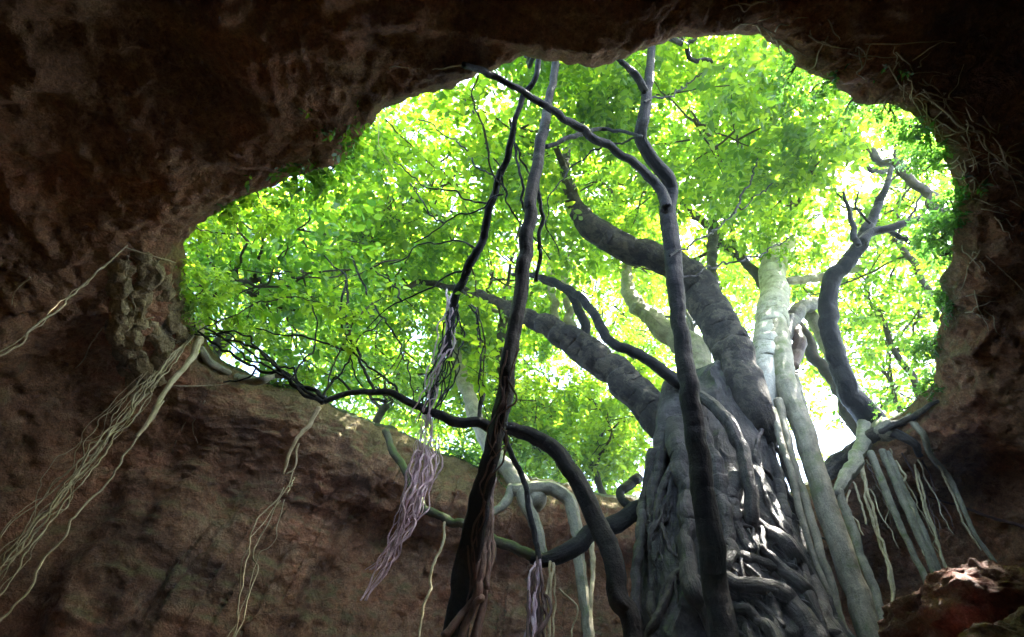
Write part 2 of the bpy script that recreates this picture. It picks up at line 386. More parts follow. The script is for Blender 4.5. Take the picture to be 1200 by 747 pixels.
def on_rock(px, py, off=0.03, strict=False):
    v = ray(px, py); v = v / np.linalg.norm(v)
    h = ROCK.ray_cast(Vector(CAM.tolist()), Vector(v.tolist()))
    if h[0] is None: return PZ(px, py, ZR) if not strict else None
    return np.array(h[0]) - v * off

# the forest floor outside, starting from the very rim
gd = np.array([0, 0.08, 0.2, 0.4, 0.7, 1.0, 1.5, 2.2, 3.2, 4.6, 6.5, 9, 13, 19, 28, 42, 65, 110, 200, 400.])
gz = np.array([0, 0.10, 0.2, 0.3, 0.38, 0.45, 0.5, 0.55, 0.6, 0.6, 0.6, 0.6, 0.6, 0.6, 0.6, 0.6, 0.6, 0.6, 0.6, 0.6])
G = np.stack([CEN[0] + dirs[:, 0:1] * (rad0[:, None] + gd), CEN[1] + dirs[:, 1:2] * (rad0[:, None] + gd), zrim[:, None] * np.exp(-gd / 4)[None] + ZR * (1 - np.exp(-gd / 4))[None] + gz], -1)
Gp = G.reshape(-1, 3).copy()
Gp[:, 2] += 0.35 * np.tile(sstep(0.2, 3, gd), NT) * fbm(Gp * np.array([0.5, 0.5, 0]), 4, 61) + 0.06 * np.tile(sstep(0, 0.3, gd), NT) * fbm(Gp * 3, 3, 62)
add('forest_ground', (Gp, ring_faces(NT, len(gd), True)), 'soil', kind='structure')
GB = BVHTree.FromPolygons(Gp.tolist(), ring_faces(NT, len(gd)).tolist())
def ground_z(x, y):
    h = GB.ray_cast(Vector((x, y, 60)), Vector((0, 0, -1)))
    return h[0].z if h[0] else ZR

# cave floor with the mound of rubble the fig stands on
FIGC = np.array([PY(868, 747, 8.6)[0], 8.6])
def floor_z(x, y):
    x = np.asarray(x, float); y = np.asarray(y, float)
    m = 1.5 * np.exp(-((x - FIGC[0]) ** 2 + (y - FIGC[1]) ** 2) / 14.0)
    p = np.column_stack([x.ravel(), y.ravel(), np.zeros(x.size)])
    return m + (0.25 * fbm(p * 0.6, 4, 71) + 0.1 * fbm(p * 2.2, 3, 72)).reshape(x.shape)
gx, gy = np.meshgrid(np.linspace(-17, 18, 150), np.linspace(-12, 24, 150), indexing='ij')
fv = np.stack([gx, gy, floor_z(gx, gy)], -1).reshape(-1, 3)
i, j = np.meshgrid(np.arange(149), np.arange(149), indexing='ij')
ff = np.stack([i * 150 + j, (i + 1) * 150 + j, (i + 1) * 150 + j + 1, i * 150 + j + 1], -1).reshape(-1, 4)
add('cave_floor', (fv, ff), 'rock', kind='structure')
def fz(p): return float(floor_z(np.array([p[0]]), np.array([p[1]]))[0])

# ------------------------------------------------------------------ foliage
def leaf_mesh(base, dirv, nrm, length, width):
    """pointed, folded leaves: 6 corners, two faces each"""
    n = len(base)
    dirv = dirv / (np.linalg.norm(dirv, axis=1)[:, None] + 1e-9)
    sidev = np.cross(dirv, nrm); sidev /= np.linalg.norm(sidev, axis=1)[:, None] + 1e-9
    up = np.cross(sidev, dirv)
    L = length[:, None]; Wd = width[:, None]
    P = [base,
         base + dirv * L * 0.32 + sidev * Wd * 0.5 + up * Wd * 0.14,
         base + dirv * L * 0.72 + sidev * Wd * 0.36 + up * Wd * 0.06 - up * L * 0.03,
         base + dirv * L - up * L * 0.10,
         base + dirv * L * 0.72 - sidev * Wd * 0.36 + up * Wd * 0.06 - up * L * 0.03,
         base + dirv * L * 0.32 - sidev * Wd * 0.5 + up * Wd * 0.14]
    V = np.stack(P, 1).reshape(-1, 3)
    k = np.arange(n)[:, None] * 6
    f = np.concatenate([k + np.array([0, 1, 2, 3]), k + np.array([0, 3, 4, 5])])
    return V, f
def spray_leaves(hubs, hr, count, leaf_len, rng, flat=0.6, per=8, droop=0.25):
    nt = max(1, count // per)
    hi = rng.integers(0, len(hubs), nt)
    g = rng.normal(0, 1, (nt, 3)); g /= np.linalg.norm(g, axis=1)[:, None]
    p = hubs[hi] + g * (rng.random(nt) ** 0.45 * np.asarray(hr)[hi])[:, None] * np.array([1, 1, flat])
    d_ = g * np.array([1, 1, 0.4]) + rng.normal(0, 0.45, (nt, 3)); d_[:, 2] -= droop
    d_ /= np.linalg.norm(d_, axis=1)[:, None]
    L = leaf_len * rng.uniform(2.0, 4.2, nt)
    s = np.cross(d_, [0, 0, 1.0]) + 1e-4; s /= np.linalg.norm(s, axis=1)[:, None]
    B, D, NN, LL = [], [], [], []
    for k in range(per):
        t = (k + 0.4) / per
        pos = p + d_ * (L * t)[:, None] + np.array([0, 0, -0.12]) * (L * t * t)[:, None]
        sg = 1 if k % 2 else -1
        ld = d_ * 0.55 + s * (0.85 * sg if k < per - 1 else 0.1) + rng.normal(0, 0.22, (nt, 3)); ld[:, 2] -= 0.18
        nn = np.array([0, 0, 1.0]) + rng.normal(0, 0.42, (nt, 3))
        B.append(pos); D.append(ld); NN.append(nn); LL.append(leaf_len * rng.uniform(0.5, 1.45, nt) * (0.75 + 0.5 * math.sin(math.pi * t)))
    B, D, NN, LL = map(np.concatenate, (B, D, NN, LL))
    return leaf_mesh(B, D, NN, LL, LL * rng.uniform(0.42, 0.58, len(LL)))

def tree(label, name, crown, s, Rr, count, base=None, lean=0.4, trunk_r=0.2, leafmat='leaf', leaf_len=0.2, seed=1, bark='twig', nl=8, flat=0.75, group=None, cat='tree', hubr=0.76):
    rng = np.random.default_rng(seed)
    c = PS(crown[0], crown[1], s)
    if base is None:
        v = np.array([c[0] - CEN[0], c[1] - CEN[1]]); v /= np.linalg.norm(v)
        a = math.atan2(v[1], v[0]) % (2 * math.pi)
        rb = max(np.interp(a, th, rad0, period=2 * math.pi) + 1.6, np.hypot(c[0] - CEN[0], c[1] - CEN[1]))
        base = np.array([CEN[0] + v[0] * rb, CEN[1] + v[1] * rb, 0])
    base = np.array(base, float); base[2] = ground_z(base[0], base[1]) - 0.1
    root = thing(name, label, cat, base, group)
    top = c + np.array([0, 0, Rr * 0.1])
    p1 = base + (top - base) * np.array([0.12, 0.12, 0.45]) + np.append(rng.normal(0, lean * 0.4, 2), 0)
    p2 = base + (top - base) * np.array([0.55, 0.55, 0.78]) + np.append(rng.normal(0, lean * 0.5, 2), 0)
    cps = [base, p1, p2, top]
    add('trunk', tube(cps, [trunk_r * 1.25, trunk_r, trunk_r * 0.7, trunk_r * 0.12], sides=9, step=0.2, wob=0.12), bark, root)
    axis = spline(cps, 40)
    hubs, hr = [], []
    for k in range(nl):
        a0 = axis[int(np.clip(22 + rng.random() * 17, 0, 39))]
        e = rng.normal(0, 1, 3); e /= np.linalg.norm(e)
        a = 2 * math.pi * (k + rng.random() * 0.7) / nl
        e = np.array([math.cos(a), math.sin(a), rng.uniform(-0.6, 0.8)])
        end = c + e * Rr * rng.uniform(0.55, 0.95) * np.array([1, 1, flat])
        mid = (a0 + end) / 2 + rng.normal(0, 0.5, 3)
        r0 = trunk_r * 0.42
        geos = [tube([a0, mid, end], [r0, r0 * 0.6, 0.02], sides=6, step=0.3, wob=0.2)]
        lp = spline([a0, mid, end], 30)
        hubs.append(end); hr.append(hubr * rng.uniform(0.8, 1.3))
        for q in range(9):
            b0 = lp[rng.integers(6, 29)]
            dv = rng.normal(0, 1, 3) * np.array([1, 1, 0.55]); dv /= np.linalg.norm(dv)
            b1 = b0 + dv * Rr * rng.uniform(0.2, 0.45)
            geos.append(tube([b0, (b0 + b1) / 2 + rng.normal(0, 0.15, 3), b1], [r0 * 0.5, r0 * 0.32, 0.01], sides=5, step=0.3, wob=0.12))
            hubs.append(b1); hr.append(hubr * rng.uniform(0.7, 1.3))
        add('limb', join(geos), bark, root)
    add('crown', spray_leaves(np.array(hubs), np.array(hr), count, leaf_len, rng), leafmat, root, kind='stuff')
    return root
# ------------------------------------------------------------------ the forest above
TG = 'trees of the forest above the cave'
FOREST = [
 # crown px, slant, radius, leaves, trunk_r, leaf material, length, seed, label
 ((330, 330), 15.5, 3.6, 12500, 0.12, 'leafdeep', 0.17, 11, 'low deep green tree overhanging the rim above the bundle of pale roots'),
 ((480, 250), 19.0, 5.0, 21000, 0.17, 'leaf', 0.19, 12, 'broad green tree whose leaves fill the gap beside the dark rising vine'),
 ((300, 290), 23.0, 5.0, 14000, 0.16, 'leafyel', 0.20, 13, 'yellow green tree behind the low deep green tree'),
 ((600, 330), 25.0, 6.2, 20000, 0.2, 'leaf', 0.21, 14, 'tall green tree behind the slender dark trunk'),
 ((470, 430), 24.0, 5.0, 16000, 0.16, 'leaf', 0.20, 15, 'green tree leaning over the ledge behind the arched vine'),
 ((720, 170), 24.0, 6.0, 24000, 0.18, 'leafyel', 0.20, 16, 'bright yellow green tree high over the forked dark trunk'),
 ((900, 120), 23.0, 5.0, 10000, 0.11, 'leaf', 0.19, 17, 'green tree arching over the rim where rootlets hang'),
 ((1010, 250), 24.0, 5.2, 11500, 0.10, 'leaf', 0.19, 18, 'thin crowned green tree behind the twisted trunk on the rim'),
 ((660, 490), 29.0, 6.5, 24000, 0.18, 'leafyel', 0.22, 19, 'bright tree standing low behind the mossy ledge'),
 ((1020, 420), 27.0, 5.5, 9500, 0.11, 'leaf', 0.20, 20, 'airy tree seen between the pale trunk and the ivy covered rock'),
 ((520, 520), 34.0, 7.0, 14000, 0.2, 'leaf', 0.24, 21, 'far tree low behind the tangle of pink roots'),
 ((800, 330), 33.0, 7.5, 20000, 0.2, 'leafyel', 0.24, 22, 'tall far tree behind the thick furrowed bough'),
 ((420, 330), 31.0, 6.5, 11000, 0.2, 'leafyel', 0.24, 23, 'tall yellow green tree far behind the broad green tree'),
 ((700, 520), 25.0, 4.6, 22000, 0.15, 'leafyel', 0.20, 24, 'yellow green tree peeping between the arched vine and the huge fig'),
 ((1000, 340), 27.0, 5.0, 10500, 0.11, 'leaf', 0.20, 25, 'green tree behind the pale upper trunk of the huge fig'),
 ((590, 500), 22.0, 3.6, 15000, 0.12, 'leaf', 0.18, 26, 'small green tree just behind the ledge tree'),
]
for cr, s_, r_, n_, tr_, lm_, ll_, sd_, lab_ in FOREST:
    tree(lab_, 'forest_tree', cr, s_, r_, int(n_ * (0.42 if s_ < 21 else 0.52)), trunk_r=tr_, leafmat=lm_, leaf_len=ll_ * (1.2 if s_ < 21 else 1.04), seed=sd_, group=TG)

# ------------------------------------------------------------------ the strangler fig
rows = [(747,744,988),(700,745,966),(650,744,946),(600,747,930),(550,757,914),(500,771,903),(460,786,895),(440,798,886)]
FY = 8.6
lv = []
for y, l, r in rows:
    a, b = PY(l, y, FY), PY(r, y, FY); lv.append(((a + b) / 2, np.linalg.norm(b - a) / 2 * np.interp(y, [440, 600, 747], [0.64, 0.80, 0.90])))
lv = lv[::-1]                                           # top down
c_b, r_b = lv[-1]; slope = (lv[-1][0] - lv[-4][0]) / (lv[-4][0][2] - lv[-1][0][2])
zf = 1.2
for k in range(1, 6):
    z = c_b[2] + (zf - c_b[2]) * k / 5
    lv.append((np.array([c_b[0] - 0.05 * k, FY, z]), r_b * (1 + 0.10 * k + 0.02 * k * k)))
LV = spline(np.array([[*c, r] for c, r in lv]), 320)
sd_ = 280
tt = np.linspace(0, 2 * np.pi, sd_, endpoint=False)
K = np.stack([np.cos(tt)[None] * LV[:, 3:4] + LV[:, 0:1], np.sin(tt)[None] * LV[:, 3:4] * 0.8 + LV[:, 1:2], np.repeat(LV[:, 2:3], sd_, 1)], -1)
cc = LV[:, None, :3]
kp = K.reshape(-1, 3)
wp = kp + 0.35 * np.column_stack([fbm(kp * 1.1, 3, 84), fbm(kp * 1.1, 3, 85), fbm(kp * 0.9, 3, 86)])
rdg = 1 - np.abs(vnoise(wp * np.array([1.9, 1.9, 0.28]), 81)); rdg2 = 1 - np.abs(vnoise(wp * np.array([4.6, 4.6, 1.0]) + 5, 83))
low = 1 - sstep(4.0, 7.0, kp[:, 2])
flut = 0.20 * (rdg ** 1.7 - 0.55) + (0.05 + 0.05 * low) * (rdg2 ** 2 - 0.45) + 0.018 * fbm(kp * np.array([9, 9, 3.0]), 3, 88) + fbm(kp * np.array([1.0, 1.0, 0.5]), 4, 82, 0.5) * 0.12
K = cc + (K - cc) * (1 + flut.reshape(len(LV), sd_, 1)); K[..., 2] = LV[:, None, 2]
kp = np.vstack([K.reshape(-1, 3), LV[0, :3] + [0, 0, 0.3]])
i, j = np.meshgrid(np.arange(len(LV) - 1), np.arange(sd_), indexing='ij'); j2 = (j + 1) % sd_
kf = np.stack([i * sd_ + j, (i + 1) * sd_ + j, (i + 1) * sd_ + j2, i * sd_ + j2], -1).reshape(-1, 4)
capf = np.stack([np.full(sd_, len(kp) - 1), np.arange(sd_), (np.arange(sd_) + 1) % sd_], -1)
kuv = np.column_stack([np.append(np.tile(tt * 1.3, len(LV)), 0), kp[:, 2]])
figloc = np.array([FIGC[0], FIGC[1], fz(FIGC)])
fig = thing('strangler_fig', 'huge grey strangler fig with a lattice of roots rising through the cave opening', 'tree', figloc)
add('trunk', (kp, [kf, capf], kuv), 'fig', fig)
FB = BVHTree.FromPolygons(kp.tolist(), [list(map(int, q)) for q in kf])
def on_fig(px, py, off):
    v = ray(px, py); v = v / np.linalg.norm(v)
    h = FB.ray_cast(Vector(CAM.tolist()), Vector(v.tolist()))
    p = np.array(h[0]) if h[0] is not None else PY(px, py, FY - 0.2)
    return p - v * off
def fig_root(path, mat='figroot', proud=-0.05, **kw):
    ps, rs = [], []
    for x, y, w in path:
        p = on_fig(x, y, 0); r = w * 0.5 / FPX * np.linalg.norm(p - CAM) * (0.66 if w > 9 else 0.6)
        v = (p - CAM) / np.linalg.norm(p - CAM); ps.append(p - v * r * proud); rs.append(r)
    add('root', tube(ps, rs, **{**dict(sides=16, rough=0.09, wob=0.05, step=0.035, freq=0.55), **kw}), mat, fig)
for pth, pr_ in [
  ([(792,452,44),(794,490,50),(799,535,40),(805,590,32),(807,640,28),(812,690,28),(823,715,27),(838,745,28),(850,778,30)], 0.25),
  ([(784,475,36),(774,530,28),(765,590,20),(759,650,17),(756,710,18),(754,765,20)], -0.2),
  ([(790,545,16),(775,585,14),(765,630,13),(763,690,14),(766,760,16)], 0.1),
  ([(768,530,24),(755,590,20),(749,650,18),(747,710,18),(746,770,20)], -0.1),
  ([(834,655,24),(846,674,23),(864,685,23),(893,690,25),(920,702,28),(940,722,30),(960,750,34),(975,785,36)], 0.35),
  ([(858,684,16),(842,688,15),(820,680,14),(800,672,13),(786,680,13),(776,706,14),(764,738,15),(756,768,16)], 0.3),
  ([(888,640,18),(909,664,19),(937,690,21),(957,714,23),(978,747,25)], 0.3),
  ([(870,602,22),(898,620,22),(926,644,22),(946,674,21),(960,708,22),(986,760,26)], 0.3),
  ([(832,598,20),(838,628,18),(852,648,18),(882,652,17),(908,664,15)], 0.3),
  ([(842,560,26),(852,600,24),(858,632,21),(850,662,20),(838,690,18),(836,722,19),(850,765,22)], 0.1),
  ([(834,708,14),(852,711,15),(869,716,16),(886,727,18),(905,742,20),(918,768,22)], 0.35),
  ([(837,728,12),(856,726,12),(874,736,14),(886,760,16)], 0.35),
  ([(845,742,12),(862,742,12),(878,752,14),(888,772,16)], 0.35),
  ([(864,560,30),(856,588,24),(868,618,18),(880,648,16)], 0.1),
  ([(901,488,8),(890,512,8),(884,538,8),(908,563,8),(930,587,8),(944,615,7)], 0.5),
  ([(899,492,7),(908,539,7),(924,580,7),(938,612,7),(948,650,7)], 0.5),
  ([(902,488,7),(914,530,7),(926,566,7),(936,600,7)], 0.5),
  ([(893,560,9),(903,590,9),(914,616,9),(928,634,8)], 0.4),
  ([(880,592,9),(893,622,9),(897,652,9),(904,672,8)], 0.5),
  ([(886,470,24),(896,510,20),(907,550,17),(917,595,16),(932,645,15),(949,695,15),(966,750,17)], 0.1),
  ([(818,480,26),(828,515,24),(838,548,24),(842,585,20)], 0.0),
  ([(800,660,8),(785,640,7),(775,610,7),(770,580,7)], 0.4),
  ([(842,692,10),(858,700,10),(880,702,10),(900,712,10),(918,735,10)], 0.4),
  ([(905,672,9),(918,686,9),(930,708,9),(938,735,10)], 0.4),
  ([(772,640,6),(770,680,6),(768,720,6),(770,750,6)], 0.5),
]: fig_root(pth, proud=pr_)
# roots clasping the sides and the back of the trunk
rg = np.random.default_rng(5)
for k in range(15):
    a = rg.uniform(-0.2, math.pi + 0.2)
    z0 = rg.uniform(0.02, 0.35); ps, rs = [], []
    w = rg.uniform(0.05, 0.16)
    for q in range(9):
        u = z0 + (0.99 - z0) * q / 8; L_ = LV[int(u * 319)]
        a += rg.normal(0, 0.16)
        ps.append(np.array([L_[0] + math.cos(a) * L_[3] * 1.0, L_[1] + math.sin(a) * L_[3] * 0.82, L_[2]])); rs.append(w * (0.8 + 0.6 * q / 8))
    add('root', tube(ps, rs, sides=9, wob=0.08, rough=0.12), 'figroot', fig)
for k in range(34):
    x, y = rg.uniform(835, 935), rg.uniform(610, 720); dx = rg.uniform(15, 60); dy = rg.uniform(20, 70); w = rg.choice([3, 4, 5, 7])
    fig_root([(x + dx * u + rg.normal(0, 4), y + dy * u ** 1.4 + rg.normal(0, 3), w * (1.1 - .4 * u)) for u in (0, .25, .5, .75, 1)], proud=0.5, sides=7)
for k in range(10):
    x, y = rg.uniform(760, 800), rg.uniform(520, 640); L = rg.uniform(60, 150)
    fig_root([(x - .1 * L * u + rg.normal(0, 3), y + L * u, 5 - 2 * u) for u in (0, .25, .5, .75, 1)], proud=0.5, sides=7)
# the root arching clear of the face
add('root', stem([(800,448,14,8.1),(825,468,17,7.75),(852,492,19,7.5),(870,530,20,7.5),(878,565,20,7.5),(880,600,21,7.55),(879,622,22,7.7)], wob=0.02), 'figroot', fig)
# thick boughs leaving the top
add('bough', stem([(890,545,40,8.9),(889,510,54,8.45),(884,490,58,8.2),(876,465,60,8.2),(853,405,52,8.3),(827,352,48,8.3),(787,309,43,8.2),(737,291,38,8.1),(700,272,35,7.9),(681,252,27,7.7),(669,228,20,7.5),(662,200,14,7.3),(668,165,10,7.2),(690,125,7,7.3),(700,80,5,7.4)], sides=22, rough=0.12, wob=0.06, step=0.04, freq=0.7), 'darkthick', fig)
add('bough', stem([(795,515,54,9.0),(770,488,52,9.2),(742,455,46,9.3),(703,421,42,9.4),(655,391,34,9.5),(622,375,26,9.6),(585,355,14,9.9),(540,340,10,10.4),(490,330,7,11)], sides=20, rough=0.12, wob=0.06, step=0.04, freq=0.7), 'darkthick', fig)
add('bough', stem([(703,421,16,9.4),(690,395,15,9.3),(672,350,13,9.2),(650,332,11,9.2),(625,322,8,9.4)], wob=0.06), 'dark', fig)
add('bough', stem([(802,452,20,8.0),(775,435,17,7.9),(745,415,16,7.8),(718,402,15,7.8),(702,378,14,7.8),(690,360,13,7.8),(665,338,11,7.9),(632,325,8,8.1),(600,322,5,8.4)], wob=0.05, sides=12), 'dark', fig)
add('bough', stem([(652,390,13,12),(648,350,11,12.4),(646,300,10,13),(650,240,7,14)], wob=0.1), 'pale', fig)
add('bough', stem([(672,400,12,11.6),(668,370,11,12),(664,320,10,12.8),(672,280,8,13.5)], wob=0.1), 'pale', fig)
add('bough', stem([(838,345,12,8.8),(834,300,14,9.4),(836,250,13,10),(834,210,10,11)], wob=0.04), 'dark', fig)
add('bough', stem([(812,470,46,10.2),(818,430,44,10.4),(800,400,38,10.8),(760,372,27,11.4),(735,330,16,12.4),(742,270,10,13.5)], sides=16, wob=0.08), 'pale', fig)
# pale upper trunk, which also sends the long straight stem down to the floor
S = [(885,170,9,13.5),(893,215,15,12.3),(898,255,20,11.4),(904,300,32,10.6),(907,340,38,9.9),(905,380,44,9.3),(900,415,48,8.9),(896,450,44,8.65),(892,490,38,8.6),(896,545,26,8.5)]
add('upper_trunk', stem(S, sides=24, rough=0.07, wob=0.05, step=0.05, freq=0.5), 'white', fig)
S2 = [(906,360,18,9.4),(914,405,24,8.7),(920,447,25,8.35),(941,503,24,8.1),(961,567,24,7.95),(978,622,25,7.9),(998,678,26,7.9),(1010,715,27,7.9),(1020,747,28,7.9)]
pe = PY(1020, 747, 7.9)
g_ = tube([PY(x, y, yy) for x, y, w, yy in S2] + down_to(pe, fz(pe) - 0.1, 3, 0.05), [w * .5 / FPX * np.linalg.norm(PY(x, y, yy) - CAM) / np.linalg.norm(ray(x, y)) for x, y, w, yy in S2] + [0.14, 0.15, 0.17], sides=16, wob=0.02, rough=0.04, freq=0.4)
add('aerial_root', g_, 'pale', fig)
for pth in ([(912,470,14,8.2),(926,530,13,8.0),(944,590,13,7.95),(960,645,13,7.9),(978,700,13,7.9),(990,747,13,7.9)],
            [(905,480,11,8.1),(922,540,10,7.95),(938,600,10,7.9),(955,655,9,7.9),(972,705,9,7.9),(980,747,9,7.9)],
            [(932,440,9,8.7),(948,500,9,8.6),(965,560,8,8.6),(985,620,8,8.6)]):
    add('aerial_root', stem(pth, wob=0.025, rough=0.05), 'pale', fig)
for pth, m_ in (([(895,400,26,9),(902,345,20,9.6),(930,280,12,10.6),(975,235,8,12)], 'white'),
                ([(920,330,12,10),(960,325,12,10.4),(1020,310,11,11.2),(1085,290,9,12.2)], 'pale'),
                ([(932,385,16,9.6),(934,405,18,9.5),(930,430,14,9.4)], 'rootred'),
                ([(900,255,14,11.4),(940,243,11,12),(985,236,9,13)], 'white'),
                ([(905,420,30,9.2),(935,365,22,9.8),(960,355,16,10.2)], 'figroot')):
    add('limb', stem(pth, wob=0.06), m_, fig)
rg = np.random.default_rng(77)
hubs, hr = [], []
for st, en in (((662,200,7.3),(610,150,16)),((668,165,7.2),(740,100,16)),((898,255,11.4),(860,150,17)),((898,255,11.4),(960,190,17)),((834,210,11),(810,130,16)),((742,270,13.5),(700,200,18)),((650,240,10.8),(580,200,18)),((490,330,11),(440,320,18))):
    a = PY(*st); b = PS(*en); geos = [tube([a, (a + b) / 2 + rg.normal(0, 0.3, 3), b], [0.1, 0.07, 0.02], sides=6, step=0.2, wob=0.1)]
    for q in range(9):
        b0 = a + (b - a) * rg.uniform(0.35, 1); b1 = b0 + rg.normal(0, 1, 3) * np.array([1.2, 1.2, .6])
        geos.append(tube([b0, (b0 + b1) / 2, b1], [0.035, 0.02, 0.006], sides=5, step=0.3, wob=0.08)); hubs.append(b1); hr.append(0.85)
    add('limb', join(geos), 'twig', fig)
add('crown', spray_leaves(np.array(hubs), np.array(hr), 22000, 0.19, rg), 'leaf', fig, kind='stuff')

# ------------------------------------------------------------------ slender trunks and vines in the opening
def ends_on_floor(path, Ys, mat, parent, extra=3, name='trunk', **kw):
    n = len(path); pts, rs = [], []
    for i, (x, y, w) in enumerate(path):
        yy = Ys[0] + (Ys[1] - Ys[0]) * i / (n - 1); p = PY(x, y, yy); pts.append(p)
        rs.append(w * .5 / FPX * np.linalg.norm(p - CAM) / np.linalg.norm(ray(x, y)) * 0.8)
    lo = down_to(pts[0], fz(pts[0]) - 0.15, extra, 0.04)
    return add(name, tube(lo[::-1] + pts, [rs[0] * (1 + .08 * k) for k in range(extra, 0, -1)] + rs, **kw), mat, parent)
def base_of(px, py, Y):
    p = PY(px, py, Y); return np.array([p[0], p[1], fz(p)])

tA = thing('slender_tree', 'slender dark leaning trunk with twisted roots clinging to its foot', 'tree', base_of(530, 747, 6.4))
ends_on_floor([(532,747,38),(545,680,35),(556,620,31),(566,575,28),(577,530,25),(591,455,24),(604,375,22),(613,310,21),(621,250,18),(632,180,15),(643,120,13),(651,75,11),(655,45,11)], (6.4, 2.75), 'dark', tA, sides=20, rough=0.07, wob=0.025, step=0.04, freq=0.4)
for pth in ([(572,572,9,6.0),(574,610,10,6.0),(568,650,11,6.0),(563,690,13,6.0),(556,705,12,6.0),(540,722,10,6.0),(520,747,12,6.0)],
            [(566,580,8,6.0),(566,620,9,6.0),(560,660,9,6.0),(560,700,10,6.0),(566,702,10,5.95),(556,710,9,5.95),(545,735,9,6.0),(540,760,9,6.0)],
            [(575,590,7,6.1),(576,640,8,6.1),(570,680,9,6.1),(562,720,12,6.1),(555,760,14,6.1)],
            [(548,650,10,6.25),(550,700,10,6.2),(546,747,12,6.2),(542,775,12,6.2)],
            [(580,560,6,6.05),(577,600,6,6.0),(573,650,7,6.0),(570,690,9,6.0)]):
    add('root', stem(pth, wob=0.03, rough=0.15), 'rootred', tA)
rg = np.random.default_rng(30)
for k in range(10):
    y0 = rg.uniform(380, 640); L = rg.uniform(60, 160)
    cx = lambda y: np.interp(y, [375, 455, 530, 575, 620, 680, 747, 800], [604, 591, 577, 566, 556, 545, 532, 522])
    cY = lambda y: np.interp(y, [375, 455, 530, 575, 620, 680, 747, 800], [4.57, 4.88, 5.18, 5.48, 5.79, 6.1, 6.4, 6.4]) - 0.12
    add('root', stem([(cx(y0 + L * u) + rg.normal(0, 6) + 4, y0 + L * u, 3.2 - 1.6 * u, cY(y0 + L * u)) for u in (0, .25, .5, .75, 1)], wob=0.03, sides=6), 'rootred', tA)
pt = PY(655, 45, 2.75)
rg = np.random.default_rng(31); hubs = []
for k in range(7):
    e = pt + np.array([rg.uniform(-4.5, 3), rg.uniform(-3, 2), rg.uniform(4, 8)])
    add('limb', tube([pt - [0, 0, 0.5], (pt + e) / 2 + rg.normal(0, .4, 3), e], [0.08, 0.05, 0.015], sides=6, step=0.2, wob=0.15), 'dark', tA)
    hubs += [e, (pt + e * 2) / 3 + rg.normal(0, .5, 3), e + rg.normal(0, .8, 3)]
add('crown', spray_leaves(np.array(hubs), np.full(len(hubs), 1.1), 9000, 0.19, rg), 'leaf', tA, kind='stuff')

tB = thing('forked_tree', 'dark crooked trunk that forks before the huge fig and bends to the rim', 'tree', base_of(836, 690, 7.0))
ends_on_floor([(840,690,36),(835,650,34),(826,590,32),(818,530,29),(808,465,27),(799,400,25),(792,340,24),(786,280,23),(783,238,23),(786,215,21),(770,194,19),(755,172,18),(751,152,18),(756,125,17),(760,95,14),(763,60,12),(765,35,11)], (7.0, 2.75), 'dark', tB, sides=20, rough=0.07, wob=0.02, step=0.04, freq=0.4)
add('branch', stem([(781,245,17,4.62),(774,222,15,4.5),(760,205,13,4.35),(725,178,12,4.0),(690,158,12,3.7),(650,132,11,3.3),(610,107,10,2.95),(575,87,10,2.7),(543,76,9,2.5)], wob=0.03, sides=12), 'dark', tB)
add('branch', stem([(757,108,11,3.25),(742,85,10,3.0),(728,72,9,2.8),(716,58,9,2.7)], wob=0.02), 'dark', tB)
add('branch', stem([(640,172,7,3.8),(680,158,7,3.9),(710,152,5,4.0),(752,160,5,3.75)], wob=0.03), 'dark', tB)
add('root', tube([PY(543,76,2.5), on_rock(515,80,.05), on_rock(480,82,.05), on_rock(456,80,.06), PY(450,112,3.6), PY(443,150,4.0), PY(452,185,4.3), PY(470,210,4.6)], [0.012,.009,.008,.008,.009,.008,.007,.004], sides=6, wob=0.03), 'root', tB)
for pth, ys in (([(785,300),(820,280),(860,250),(905,215)], (5.0, 6.2)), ([(860,250),(880,215),(890,170)], (5.6, 6.0)), ([(752,160),(720,165),(690,180),(655,215),(640,260)], (3.7, 5.0)), ([(790,330),(840,310),(890,300),(930,275)], (5.4, 7.0)), ([(755,120),(790,110),(825,85)], (3.4, 3.8))):
    add('twig', stem([(x, y, 3.6 - 2.2 * k / len(pth)) for k, (x, y) in enumerate(pth)], Y=ys, wob=0.08, sides=5), 'dark', tB)
pt = PY(765, 35, 2.75); rg = np.random.default_rng(32); hubs = []
for k in range(6):
    e = pt + np.array([rg.uniform(-2, 5), rg.uniform(-3, 2), rg.uniform(4, 8)])
    add('branch', tube([pt - [0, 0, .4], (pt + e) / 2 + rg.normal(0, .4, 3), e], [0.07, 0.045, 0.012], sides=6, step=0.2, wob=0.15), 'dark', tB)
    hubs += [e, (pt + e * 2) / 3 + rg.normal(0, .5, 3), e + rg.normal(0, .8, 3)]
add('crown', spray_leaves(np.array(hubs), np.full(len(hubs), 1.1), 8000, 0.18, rg), 'leafyel', tB, kind='stuff')

